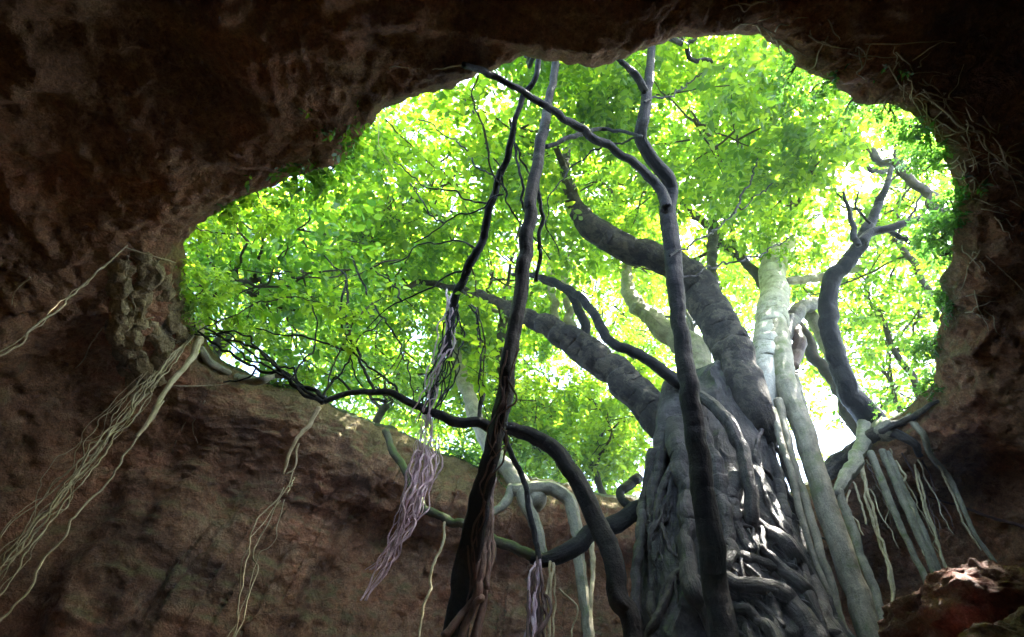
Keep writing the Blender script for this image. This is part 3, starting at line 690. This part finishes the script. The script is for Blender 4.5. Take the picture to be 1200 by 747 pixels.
# arched vine sweeping across from the left rim
vC = thing('arched_vine', 'thick dark vine arching from the cave floor to the rim near the root bundle', 'vine', base_of(742, 747, 6.6))
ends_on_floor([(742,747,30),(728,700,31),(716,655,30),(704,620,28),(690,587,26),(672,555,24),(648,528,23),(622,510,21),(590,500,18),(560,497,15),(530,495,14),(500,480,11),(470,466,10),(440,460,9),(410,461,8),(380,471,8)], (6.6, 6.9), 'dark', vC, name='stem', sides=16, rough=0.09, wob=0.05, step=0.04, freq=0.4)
for pth in ([(385,470,7),(355,452,6),(330,440,5),(300,432,4),(262,412,4),(232,388,3)], [(378,472,7),(350,455,5),(300,410,4),(262,395,3),(240,385,3)], [(440,460,5),(420,420,4),(408,370,4),(405,330,3),(380,300,2)], [(412,460,4),(395,445,3),(380,470,2)],
            [(370,465,5),(335,440,4),(290,395,3),(250,392,3)], [(560,497,6),(566,450,6),(562,400,4),(555,360,3),(530,330,2)], [(470,466,4),(440,430,3),(380,400,3),(300,385,2)]):
    add('branch', stem(pth, Y=(6.9, 7.4), wob=0.06, sides=7), 'dark', vC)
for pth, ys in (([(405,330),(402,375),(412,420),(428,458)], (7.2, 6.9)), ([(412,300),(440,360),(470,410),(485,470)], (7.6, 6.9)), ([(330,440),(290,420),(260,398),(228,392)], (7.0, 7.5)), ([(355,452),(320,425),(280,405),(245,372)], (7.0, 7.5)), ([(375,470),(400,440),(420,400),(450,372)], (6.9, 7.2)), ([(300,432),(285,445),(262,448)], (7.1, 7.3)), ([(340,445),(362,420),(372,385),(360,350)], (7.0, 7.4))):
    add('twig', stem([(x, y, 3.4 - 2.0 * k / len(pth)) for k, (x, y) in enumerate(pth)], Y=ys, wob=0.08, sides=5), 'dark', vC)
add('root', stem([(374,478,7,6.9),(362,500,6,6.9),(346,522,5,6.9),(336,542,5,6.9),(332,556,4,6.9)], wob=0.03), 'root', vC)
add('root', stem([(350,520,3,6.9),(345,545,3,6.9),(336,556,2,6.9)], wob=0.03), 'root', vC)

# twisting rising vine, ending in a knot of fine roots
vF = thing('rising_vine', 'thin dark vine twisting up beside the slender trunk with fine roots dangling', 'vine', PY(497, 482, 6.8))
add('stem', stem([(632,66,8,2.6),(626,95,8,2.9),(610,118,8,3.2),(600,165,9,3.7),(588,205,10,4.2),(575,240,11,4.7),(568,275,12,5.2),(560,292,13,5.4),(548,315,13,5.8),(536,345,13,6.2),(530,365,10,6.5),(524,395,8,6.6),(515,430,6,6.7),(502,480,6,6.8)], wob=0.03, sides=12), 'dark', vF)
rg = np.random.default_rng(41)
for k in range(16):
    x0, x1 = 530 + rg.normal(0, 5), 500 + rg.normal(0, 9)
    add('root_strand', stem([(x0, 345 + rg.uniform(-10, 25), 3, 6.45), (x0 - 5 + rg.normal(0, 6), 400, 2.4, 6.55), ((x0 + x1) / 2 + rg.normal(0, 9), 440, 2.2, 6.65), (x1, 484 + rg.uniform(-4, 14), 2, 6.78)], wob=0.06, sides=5), 'dark' if k % 3 else 'rootpink', vF)
for pth in ([(628,330,6),(634,290,6),(637,250,6),(630,210,5),(633,160,4)], [(618,262,4),(612,230,4),(605,180,4),(597,140,4)]):
    add('branch', stem(pth, Y=(5.0, 3.6), wob=0.05, sides=7), 'dark', vF)

for pth, ys in (([(592,222),(575,205),(548,178),(512,152),(490,140)], (4.3, 4.6)), ([(590,228),(560,245),(520,262),(485,285)], (4.4, 5.0)), ([(588,205),(600,240),(622,275),(645,305)], (4.2, 4.8)),
                ([(545,118),(560,150),(578,180),(586,212)], (3.6, 4.2)), ([(560,292),(530,285),(495,290),(455,310)], (5.4, 6.0)), ([(550,312),(520,330),(470,352),(430,385)], (5.8, 6.6)), ([(605,170),(622,205),(638,250),(655,300)], (3.8, 4.6)),
                ([(540,345),(560,372),(566,410),(562,455),(572,490)], (6.2, 6.6)), ([(575,240),(545,228),(500,215),(462,190)], (4.7, 4.8)), ([(520,262),(500,245),(480,215)], (5.0, 5.2)), ([(470,352),(462,330),(440,318)], (6.4, 6.6))):
    add('twig', stem([(x, y, 3.4 - 2.2 * k / len(pth)) for k, (x, y) in enumerate(pth)], Y=ys, wob=0.08, sides=5), 'dark', vF)

# tangle of bright pink roots hanging from the vine
tg = thing('root_tangle', 'tangle of shiny pinkish white roots dangling beside the slender trunk', 'hanging roots', PY(500, 486, 6.75))
rg = np.random.default_rng(42)
for k in range(24):
    tk = [1.0, .45, .7, .35][k % 4]; o = rg.normal(0, 9); e = rg.uniform(0, 1)
    endp = [(424 + rg.normal(0, 6), 704), (438 + rg.normal(0, 6), 668), (462, 640 + rg.normal(0, 15))][k % 3]
    add('root_strand', stem([(500 + rg.normal(0, 3), 486, 1.2 * tk, 6.78), (496 + o * .6, 525, 1.8 * tk, 6.76), (494 + o, 540, 4.4 * tk, 6.75), (482 + o, 580, 4.4 * tk, 6.7), (468 + o * .8 , 625, 4 * tk, 6.68), (455 + o * .5, 655, 3.4 * tk, 6.66), (*endp, 2 * tk, 6.6)] if k % 3 < 2 else
        [(504, 486, 1.2 * tk, 6.78), (505 + o * .4, 540, 3.2 * tk, 6.75), (495 + o * .5, 575, 3.4 * tk, 6.7), (482 + o, 610, 3 * tk, 6.68), (*endp, 1.4 * tk, 6.6)], wob=0.10, sides=6, rough=0.2, step=0.03), 'rootpink', tg)

# fallen branch across the opening, mossy toward the far ledge
bD = thing('leaning_branch', 'dark branch with a mossy green end lying below the arched vine', 'branch', PY(640, 655, 9.2))
add('stem', stem([(790,575,26,9.3),(745,602,26,9.2),(700,625,26,9.2),(668,644,24,9.2),(640,656,20,9.2),(622,655,14,9.2)], wob=0.04, sides=14, rough=0.12), 'dark', bD)
add('mossy_stem', stem([(640,656,14,9.2),(618,650,14,9.2),(590,637,14,9.4),(555,622,14,9.7),(520,608,13,10),(496,598,13,10.3),(487,580,12,10.6),(478,560,11,10.8),(462,530,10,11),(452,505,9,11.1)], wob=0.05, rough=0.18), 'mossy', bD)
add('twig', stem([(745,602,14,9.2),(725,580,12,9.4),(735,570,13,9.6),(748,560,14,9.8)], wob=0.05), 'dark', bD)
vH = thing('hanging_roots', 'shaggy reddish brown roots hanging in a column from the leaning branch', 'hanging roots', PY(632, 655, 9.0))
rg = np.random.default_rng(43)
for k in range(14):
    x = 631 + rg.normal(0, 4.5)
    p = PY(x - 2, 747, 9.0)
    add('root_strand', tube([PY(632 + rg.normal(0, 2), 650, 9.0), PY(x, 690, 9.0), p, p - [0.05, 0, 1.0], p - [0.0, 0, 2.2]], [.02, .022, .02, .02, .008], sides=6, wob=0.09, rough=0.2), 'rootred' if k % 3 else 'rootpink', vH)
add('stem', stem([(585,500,6,8.2),(600,530,8,8.5),(614,558,8,8.8),(622,600,8,8.9),(630,640,8,9.0),(632,656,8,9.0)], wob=0.04), 'dark', vH)
vI = thing('hanging_roots', 'pale thin roots hanging next to the shaggy reddish column', 'hanging roots', PY(645, 660, 9.1))
for pth in ([(645,658,4),(640,690,4),(637,747,4),(636,780,4)], [(648,660,5),(645,700,5),(640,747,5),(638,780,5)], [(655,690,2.5),(668,705,2.5),(675,718,2.5),(670,747,2.5)], [(650,662,3),(652,690,3),(648,730,3),(644,770,3)]):
    add('root_strand', stem(pth, Y=9.1, wob=0.05, sides=6), 'root', vI)
vJ = thing('hanging_root', 'single wavy yellowish root dangling from the mossy branch', 'hanging root', PY(520, 612, 9.9))
add('root_strand', stem([(521,612,4),(519,640,4),(505,672,4),(506,690,4),(497,712,4),(492,740,4),(484,775,3)], Y=9.9, wob=0.05, sides=6), 'root', vJ)

# tree rooted on the far ledge
tE = thing('ledge_tree', 'pale tree gripping the mossy ledge with a straight whitish root dropping down', 'tree', PY(618, 588, 12.6))
add('trunk', stem([(632,590,28,12.4),(612,570,28,12.6),(590,545,26,12.8),(572,520,25,13),(560,495,22,13.4),(545,450,17,14.2),(530,400,11,15.2)], wob=0.08, sides=16), 'pale', tE)
for pth, m_ in (([(600,575,18),(625,572,19),(650,574,19),(664,582,19),(672,600,19),(678,640,18),(684,690,17),(690,747,17),(692,780,17)], 'pale'),
            ([(612,575,20),(618,596,20),(628,615,18),(634,640,14),(640,655,10)], 'pale'), ([(600,570,14),(590,590,13),(576,600,10),(560,618,7)], 'pale'),
            ([(694,610,7),(694,650,7),(692,700,6),(690,747,6)], 'root')):
    add('root', stem(pth, Y=12.25, wob=0.04), m_, tE)
pt = PY(530, 400, 15.2); rg = np.random.default_rng(33); hubs = []
for k in range(6):
    e = pt + np.array([rg.uniform(-3, 3), rg.uniform(-2, 4), rg.uniform(0.0, 4)])
    add('limb', tube([pt - [0, 0, .3], (pt + e) / 2 + rg.normal(0, .4, 3), e], [0.12, 0.06, 0.015], sides=6, step=0.2, wob=0.15), 'twig', tE)
    hubs += [e, (pt + e * 2) / 3 + rg.normal(0, .5, 3)]
add('crown', spray_leaves(np.array(hubs), np.full(len(hubs), 1.1), 8000, 0.2, rg), 'leafyel', tE, kind='stuff')

# ------------------------------------------------------------------ twisted tree on the right rim
YR = 10.4
tR = thing('rim_tree', 'twisted dark tree gripping the rim above the wet boulders, pale roots pouring down', 'tree', PY(1030, 505, YR))
add('trunk', stem([(1035,510,40),(1010,480,36),(993,455,28),(981,420,27),(972,385,25),(970,350,24),(977,325,23),(993,308,21),(1008,288,19),(1020,262,15),(1030,238,12),(1037,220,9),(1048,188,5)], Y=(10.2, 6.2), wob=0.03, sides=16, step=0.06), 'dark', tR)
for pth in ([(1010,284,14),(1022,272,12),(1040,268,11),(1062,262,10),(1085,254,8),(1112,244,6)], [(1006,288,9),(1000,268,8),(995,246,6),(988,225,3)], [(1040,268,8),(1062,282,7),(1085,291,6),(1104,286,4)], [(1022,200,4),(1008,185,5),(1000,160,5),(994,125,3)], [(1044,200,6),(1022,200,5),(1008,185,4)], [(1062,262,4),(1075,240,3),(1082,215,2)], [(1085,254,4),(1098,262,3),(1112,278,2)], [(1036,225,4),(1052,205,3),(1072,192,2)], [(1048,190,5),(1050,165,4),(1062,140,2)], [(988,235,3),(978,215,2),(975,195,1.5)], [(1020,262,4),(1004,240,3),(1010,212,2)]):
    add('limb', stem(pth, Y=(6.95, 6.4), wob=0.04), 'dark', tR)
for pth, m_ in (([(935,362,16,10.6),(952,372,18,10.6),(968,400,22,10.6),(984,432,24,10.6),(1000,462,26,10.6),(1020,490,32,10.6),(1040,506,34,10.5)], 'pale'),
    ([(998,450,16,10),(1008,475,18,10),(1014,505,20,10),(1005,535,19,9.9),(992,560,18,9.8),(980,580,14,9.7)], 'pale'),
    ([(983,575,12,9.7),(995,610,13,9.7),(1012,660,13,9.7),(1030,710,13,9.7),(1045,760,13,9.7)], 'pale'),
    ([(1012,512,12,10.2),(1035,505,11,10.3),(1062,492,9,10.3),(1085,478,7,10.3),(1100,470,4,10.3)], 'figroot'),
    ([(1030,508,16,10.2),(1050,510,16,10.2),(1070,520,12,10.2),(1078,535,8,10.2)], 'figroot'),
    ([(960,560,24,11),(985,540,24,10.8),(1010,520,22,10.5),(1030,508,20,10.4)], 'darkthick')):
    add('root', stem(pth, wob=0.04, sides=12, clip=True), m_, tR)
rootlets = [([(1020,530,10),(1040,580,10),(1062,632,9),(1086,682,9),(1100,712,9)], 'pale'), ([(1034,528,10),(1054,576,11),(1075,625,11),(1098,675,11),(1115,712,11)], 'pale'),
    ([(1040,530,8),(1062,580,9),(1084,628,9),(1102,675,9),(1118,712,9)], 'pale'), ([(1064,487,10),(1080,508,9),(1092,535,8),(1112,560,8),(1126,590,7),(1142,625,6),(1168,662,6)], 'pale'),
    ([(1010,540,4),(1014,575,4),(1026,620,4),(1040,665,4),(1052,725,4),(1058,760,4)], 'root'), ([(1008,545,4),(1020,590,4),(1033,640,4),(1044,690,4),(1055,747,4)], 'root'),
    ([(1072,545,3),(1078,580,3),(1094,625,3),(1110,668,3)], 'root'), ([(1074,550,3),(1088,600,3),(1104,650,3),(1116,675,3)], 'root'), ([(1082,515,4),(1092,540,3),(1112,570,3),(1130,615,3),(1150,645,2)], 'root'),
    ([(996,575,3),(992,595,3),(1004,610,3),(1012,628,2)], 'root'), ([(1000,565,3),(1010,590,3),(1015,615,3)], 'root'), ([(1050,540,3),(1060,565,3),(1066,590,3),(1080,640,2.5),(1090,660,2)], 'root')]
for pth, m_ in rootlets:
    add('hanging_root', stem(pth, Y=9.8, wob=0.018 if m_ == 'pale' else 0.05, rough=0.06, sides=8, clip=True), m_, tR)
rg = np.random.default_rng(45)
for k in range(14):
    x = rg.uniform(1005, 1095); y = rg.uniform(515, 545); L = rg.uniform(40, 120)
    add('hanging_root', stem([(x, y, 2.2), (x + .25 * L + rg.normal(0, 4), y + .5 * L, 1.8), (x + .45 * L + rg.normal(0, 6), y + L, 1.2)], Y=10.0, wob=0.07, sides=5, clip=True), 'root' if k % 2 else 'rootred', tR)
hubs = [PY(x, y, 7.3) for x, y in ((1112,240),(1095,205),(1060,165),(1000,118),(1110,285),(1040,150),(1100,330))]
add('crown', spray_leaves(np.array(hubs), np.full(len(hubs), 0.6), 1700, 0.14, rg), 'leaf', tR, kind='stuff')

# ------------------------------------------------------------------ roots hanging on the left
rb = thing('root_bundle', 'thick bundle of pale twisted roots hanging from the rim beside the flowstone', 'hanging roots', on_rock(228, 388))
rg = np.random.default_rng(51)
YL = float(PZ(228, 390, ZR - 0.2)[1])
top = PY(226, 392, YL)
for k in range(7):
    o = rg.normal(0, 0.10, 2); 
    pts = [top + [rg.normal(0, .05), rg.normal(0, .05), 0.25]]
    n = 7
    zb = fz(top) - 0.05
    for q in range(1, n + 1):
        z = top[2] + (zb - top[2]) * q / n
        sp = 1 - 0.4 * math.sin(q * 0.9)
        pts.append(np.array([top[0] + o[0] * sp - 0.02 * q, top[1] + o[1] * sp, z]))
    w = [0.018, 0.011, 0.016, 0.007, 0.013, 0.006, 0.015, 0.009, 0.006][k]
    add('root_strand', tube(pts, [w * (1.15 - 0.35 * q / n) for q in range(n + 1)], sides=7, wob=0.08, rough=0.2, step=0.03), 'root', rb)
add('root', stem([(236,378,11,YL),(232,402,10,YL),(225,418,9,YL),(206,440,8,YL),(190,462,7,YL),(176,490,6,YL),(160,512,5,YL)], wob=0.03), 'root', rb)
rb2 = thing('root_bundle', 'loose thin brownish roots beside the thick pale bundle', 'hanging roots', on_rock(196, 420))
for k in range(6):
    x = 178 + rg.normal(0, 9); pt = PY(x, 440 + rg.uniform(-12, 8), YL + 0.3)
    pts = [pt] + [np.array([pt[0] + rg.normal(0, .08), pt[1] + rg.normal(0, .08), pt[2] + (0.3 - pt[2]) * q / 7]) for q in range(1, 8)]
    add('root_strand', tube(pts, [[0.011, 0.007, 0.009][k % 3]] * 8, sides=6, wob=0.14, rough=0.12, step=0.04), 'root', rb2)
rb3 = thing('hanging_root', 'single long wavy root hanging free of the thick pale bundle', 'hanging root', PY(176, 497, YL + .6))
pt = PY(192, 470, YL + .6)
add('root_strand', tube([pt] + [np.array([pt[0] + rg.normal(0, .05), pt[1] + rg.normal(0, .05), pt[2] + (0.1 - pt[2]) * q / 6]) for q in range(1, 7)], [0.02] * 7, sides=7, wob=0.08, step=0.05), 'root', rb3)
rope = thing('hanging_root', 'taut pale root dropping from the ceiling lip past the dark wall', 'hanging root', on_rock(146, 290))
pt = on_rock(146, 290, .02)
for k in range(2):
    add('root_strand', tube([pt + [0, 0, .15]] + [np.array([pt[0] + rg.normal(0, .03), pt[1] + rg.normal(0, .03), pt[2] + (0.1 - pt[2]) * q / 6]) for q in range(1, 7)], [0.017 - .008 * k] * 7, sides=7, wob=0.06, step=0.05), 'root', rope)
add('root_strand', tube([pt, on_rock(165, 296, .06), on_rock(185, 302, .06), on_rock(206, 308, .05)], [.012, .011, .01, .008], sides=6, wob=0.02), 'root', rope)
cl = thing('root_cluster', 'small cluster of thin pale roots hanging before the brown wall', 'hanging roots', PY(330, 590, 7.5))
pt = PY(336, 580, 7.5)
for k in range(4):
    p0 = pt + [rg.normal(0, .06), rg.normal(0, .06), rg.uniform(-.1, .5)]
    add('root_strand', tube([p0] + [np.array([pt[0] + rg.normal(0, .10), pt[1] + rg.normal(0, .08), pt[2] + (0.2 - pt[2]) * q / 6]) for q in range(1, 7)], [[0.010, 0.006][k % 2]] * 7, sides=6, wob=0.11, rough=0.2, step=0.04), 'root', cl)
add('root_strand', tube([on_rock(345, 560, .05), PY(338, 575, 7.6), pt], [.006, .008, .01], sides=6, wob=0.03), 'root', cl)
lr = thing('rim_root', 'pale thick root curling along the rim under the low green tree', 'root', on_rock(262, 432))
add('root_strand', tube([on_rock(234,408,.02), on_rock(246,424,.08), on_rock(262,433,.10), on_rock(280,443,.10), PY(300,446,7.6), PY(322,440,7.6), PY(345,444,7.5)], [.09,.085,.08,.085,.07,.055,.03], sides=12, wob=0.03), 'pale', lr)
for pth in ([(240,412),(205,398),(160,380),(120,385),(100,420),(88,432)], [(180,372),(150,378),(132,372)], [(212,395),(190,412),(172,428)], [(198,452),(230,452),(268,450)], [(150,300),(148,330),(158,360),(150,385)], [(35,325),(18,340),(14,358)], [(240,470),(225,500),(232,520)], [(205,520),(215,500),(236,470)]):
    add('root_strand', tube([on_rock(x, y, .035) for x, y in pth], [.018] + [.012] * (len(pth) - 2) + [.005], sides=6, wob=0.02), 'root', lr)

# ------------------------------------------------------------------ roots crawling on the rock at the right
wr = thing('wall_root', 'long reddish root running level across the dark wall above the wet boulders', 'root', on_rock(1150, 600))
add('root_strand', tube([on_rock(1088,582,.05), on_rock(1110,590,.08), on_rock(1145,600,.12), on_rock(1180,612,.12), on_rock(1215,622,.1)], [.015,.025,.03,.03,.03], sides=8, wob=0.03), 'rootred', wr)
rg = np.random.default_rng(61)
RW = [('dry pale rootlets clinging under the lip fringed with sparse dark leaves', (1000, 85), [(860,20),(900,40),(960,40),(1010,55),(1045,70),(1075,95),(1060,110)]),
      ('short fine rootlets around the pale crooked root on the wall', (1125, 160), [(1075,100),(1095,120),(1110,140),(1130,152),(1152,156),(1155,175),(1172,190)]),
      ('fine rootlets trailing down the rock below the pale crooked root', (1150, 230), [(1105,150),(1130,190),(1150,220),(1165,250),(1130,300),(1140,350)])]
for lab, c_, anchors in RW:
    t_ = thing('wall_rootlets', lab, 'roots', on_rock(*c_), 'rootlets on the cave wall')
    for ax, ay in anchors:
        for q in range(5):
            x, y = ax + rg.normal(0, 14), ay + rg.normal(0, 10); dx, dy = rg.normal(14, 12), rg.normal(10, 12)
            pts = [on_rock(x + dx * u + rg.normal(0, 2.5), y + dy * u + rg.normal(0, 2.5), .03) for u in (0, .4, .8, 1.3, 1.8)]
            if max(np.linalg.norm(np.diff(np.array(pts), axis=0), axis=1)) > 1.2: continue
            add('root_strand', tube(pts, [.009, .011, .009, .007, .003], sides=5, wob=0.02), 'root', t_)
t_ = thing('wall_root', 'pale crooked root snaking over the rock beyond the ivy', 'root', on_rock(1140, 155))
add('root_strand', tube([on_rock(x, y, .04) for x, y in ((1082,105),(1098,122),(1112,135),(1128,150),(1150,156),(1154,172),(1166,184),(1176,196))], [.012,.016,.018,.018,.016,.014,.01,.006], sides=7, wob=0.02), 'root', t_)

# ------------------------------------------------------------------ plants on the rim
def rim_plant(label, name, spots, count, leaf_len, spread, mat, seed, group=None, hang=0.5, cat='plant'):
    rng = np.random.default_rng(seed)
    pts = [np.array(PZ(x, y, ZR)) + [0, 0, 0.15] for x, y in spots]
    root = thing(name, label, cat, pts[0], group); hubs = []
    for p in pts:
        for q in range(3):
            e = p + np.append(rng.normal(0, spread, 2), rng.uniform(-hang, spread))
            add('stem', tube([p - [0, 0, .1], (p + e) / 2 + rng.normal(0, .06, 3), e], [.016, .012, .005], sides=5, wob=0.05), 'twig', root)
            hubs += [e, (p + e) / 2]
    add('foliage', spray_leaves(np.array(hubs), np.full(len(hubs), spread * 0.55), count, leaf_len, rng, flat=0.9), mat, root, kind='stuff')
PG = 'plants along the cave rim'
rim_plant('dark ivy hanging thickly over the rim past the twisted tree', 'rim_ivy', [(1112,300),(1108,350),(1098,405),(1110,275)], 2800, 0.075, 0.28, 'ivy', 71, PG)
rim_plant('ivy fringing the rim next to the pale crooked root', 'rim_ivy', [(1080,150),(1104,186),(1116,232)], 2000, 0.07, 0.27, 'ivy', 72, PG)
rim_plant('sparse dark leaves along the rim under the dry rootlets', 'rim_ivy', [(935,75),(972,97),(1003,116),(1045,131)], 1500, 0.06, 0.22, 'ivy', 73, PG)
rim_plant('ferny tuft beneath the ivy where the rim meets the twisted tree', 'rim_fern', [(1090,450),(1070,478)], 600, 0.07, 0.35, 'ivy', 74, PG)
rim_plant('leafy shrub growing on the rim above the pale flowstone', 'rim_shrub', [(228,268),(262,242),(300,228)], 1500, 0.12, 0.45, 'leaf', 75, PG)
rim_plant('leafy shrub at the head of the pale root bundle', 'rim_shrub', [(214,330),(222,355),(238,392)], 1500, 0.12, 0.5, 'leafyel', 76, PG)
rim_plant('shrub on the lip where the ceiling sags over the opening', 'rim_shrub', [(345,212),(392,192),(420,165)], 1300, 0.11, 0.4, 'leafdeep', 77, PG)
rim_plant('small ferns sprouting on the far mossy ledge beside the slender trunk', 'rim_fern', [(590,552),(560,545),(540,541)], 900, 0.12, 0.5, 'ivy', 78, PG, hang=0.9)
rim_plant('yellow green seedlings on the ledge above the brown wall', 'rim_shrub', [(345,456),(330,453)], 500, 0.12, 0.4, 'leafyel', 79, PG)

# ------------------------------------------------------------------ wet boulders close by
def boulder(label, centre, size, seed, zb):
    n_u, n_v = 120, 80
    u, v = np.meshgrid(np.linspace(0, 2 * np.pi, n_u, endpoint=False), np.linspace(0, np.pi, n_v), indexing='ij')
    s = np.stack([np.cos(u) * np.sin(v), np.sin(u) * np.sin(v), np.cos(v)], -1).reshape(-1, 3)
    s = np.sign(s) * np.abs(s) ** 0.75
    p = s * np.array(size)
    n_ = s / np.linalg.norm(s, axis=1)[:, None]
    p = p + n_ * (0.30 * fbm(p * 1.1 + seed, 4, seed) + 0.20 * fbm(p * 2.2 + seed, 5, seed + 3, .55, True) + 0.07 * fbm(p * 7, 4, seed + 9, .6, True) + 0.03 * fbm(p * 18, 3, seed + 5))[:, None] * (np.mean(size) / 0.9)
    w = p + np.array(centre)
    i, j = np.meshgrid(np.arange(n_u), np.arange(n_v - 1), indexing='ij'); i2 = (i + 1) % n_u
    f = np.stack([i * n_v + j, i * n_v + j + 1, i2 * n_v + j + 1, i2 * n_v + j], -1).reshape(-1, 4)
    t_ = thing('boulder', label, 'rock', (centre[0], centre[1], zb), 'wet red boulders in the cave')
    add('stone', (w, f), 'boulder', t_)
c1 = PY(1202, 726, 3.9)
boulder('wet reddish boulder with a ragged top under the pale rim roots', c1 + [0.2, 0.3, 0.02], (0.82, 0.62, 0.34), 5, c1[2] - .6)
c2 = PY(1190, 770, 3.4)
boulder('wet red boulder propping up the ragged topped one', c2 + [0.2, 0.1, -0.35], (0.7, 0.6, 0.5), 17, c2[2] - .8)
c3 = np.array([c1[0] + .7, c1[1] + .5, 0.9])
boulder('big broken block at the foot of the two wet boulders', c3, (1.5, 1.3, 1.0), 29, 0)

# ------------------------------------------------------------------ leafy shoots close enough to pick out their leaves
LEAF_ME = []
for w_ in (0.46, 0.56):
    lv_, lf_ = leaf_mesh(np.zeros((1, 3)), np.array([[0., 1., 0.]]), np.array([[0., 0., 1.]]), np.array([1.0]), np.array([w_]))
    for m_ in ('leaf', 'leafdeep', 'leafyel'):
        me_ = mesh_arrays('leaf', lv_, lf_); me_.materials.append(M[m_]); LEAF_ME.append(me_)
def shoot(label, path, Y, seed, n_leaf, size=0.17, reach=0.45):
    rng = np.random.default_rng(seed)
    pts = [PY(x, y, Y[0] + (Y[1] - Y[0]) * k / (len(path) - 1)) for k, (x, y) in enumerate(path)]
    root = thing('leafy_shoot', label, 'vine', pts[0], 'leafy shoots hanging in the opening')
    add('stem', tube(pts, [0.014] * (len(pts) - 1) + [0.005], sides=6, wob=0.05), 'twig', root)
    ax = spline(pts, 60)
    k = 0
    while k < n_leaf:
        b0 = ax[rng.integers(5, 60)]; dv = rng.normal(0, 1, 3) * np.array([1, 1, .5]); dv /= np.linalg.norm(dv)
        b1 = b0 + dv * reach * rng.uniform(.5, 1.2)
        add('twig', tube([b0, (b0 + b1) / 2 + [0, 0, .03], b1], [.006, .005, .003], sides=5, wob=0.01), 'twig', root)
        for q in range(6):
            p = b0 + (b1 - b0) * (q + 1) / 6
            o = bpy.data.objects.new('leaf', LEAF_ME[rng.integers(0, 6)]); COL.objects.link(o); o.parent = root
            o.location = (p - pts[0]).tolist(); sz = size * rng.uniform(.7, 1.25); o.scale = (sz, sz, sz)
            yaw = math.atan2(-dv[0], dv[1]) + (0.9 if q % 2 else -0.9) * (0.2 if q == 5 else 1) + rng.normal(0, .25)
            o.rotation_euler = (rng.normal(-0.3, .3), rng.normal(0, .4), yaw); k += 1
shoot('leafy shoot trailing under the branch that bends to the rim', [(560,88),(556,110),(566,150),(575,190),(590,225)], (2.9, 4.2), 1, 90)
shoot('leafy shoot dangling where the ceiling sags over the opening', [(452,140),(470,160),(492,182),(520,205),(560,235)], (4.0, 5.2), 2, 96)
shoot('leafy shoot hanging beside the thin dark vine', [(548,300),(556,330),(560,365),(568,410),(566,450)], (5.6, 6.6), 3, 84)
shoot('leafy shoot reaching out over the pale rim root', [(232,388),(270,370),(310,352),(350,348),(390,360)], (7.6, 7.2), 4, 120)
shoot('leafy shoot spreading along the arched vine', [(380,470),(390,430),(408,390),(430,360),(455,345)], (7.0, 6.8), 5, 108)

# pale flowstone draped on the lip at the left
fs_ = thing('flowstone', 'pale ochre flowstone folds draped under the lip beside the taut pale root', 'rock', on_rock(165, 380))
for pth in ([(142,300,16),(143,330,15),(140,360,17),(136,385,12),(142,410,9)], [(170,292,18),(166,330,15),(160,372,14),(160,405,16),(166,435,14),(176,455,9)], [(190,318,16),(188,350,14),(182,385,15),(184,420,12),(190,448,8)], [(146,390,10),(144,420,12),(146,445,10),(156,470,6)], [(202,345,14),(204,375,13),(206,400,10)]):
    ps = [on_rock(x, y, 0.0) for x, y, w in pth]; rs = [w * .62 / FPX * np.linalg.norm(p - CAM) for p, (x, y, w) in zip(ps, pth)]; ps = [p + (p - CAM) / np.linalg.norm(p - CAM) * r * .75 for p, r in zip(ps, rs)]
    add('fold', tube(ps, rs, sides=28, rough=0.3, wob=0.16, step=0.03, freq=2.2), M['flow'], fs_)

# ------------------------------------------------------------------ hazy air
hm = bpy.data.materials.new('haze'); hm.use_nodes = True; hn = hm.node_tree; hn.nodes.clear()
ho = hn.nodes.new('ShaderNodeOutputMaterial'); hv = hn.nodes.new('ShaderNodeVolumePrincipled')
hv.inputs['Color'].default_value = (0.55, 0.75, 1.0, 1); hv.inputs['Density'].default_value = 0.0016; hv.inputs['Anisotropy'].default_value = 0.2
hn.links.new(hv.outputs[0], ho.inputs['Volume'])
hx = np.array([[x, y, z] for x in (-420., 425.) for y in (-415., 430.) for z in (-2.0, 48.0)])
hf = np.array([[0, 1, 3, 2], [4, 6, 7, 5], [0, 4, 5, 1], [2, 3, 7, 6], [0, 2, 6, 4], [1, 5, 7, 3]])
add('haze', (hx, hf), hm, kind='stuff')
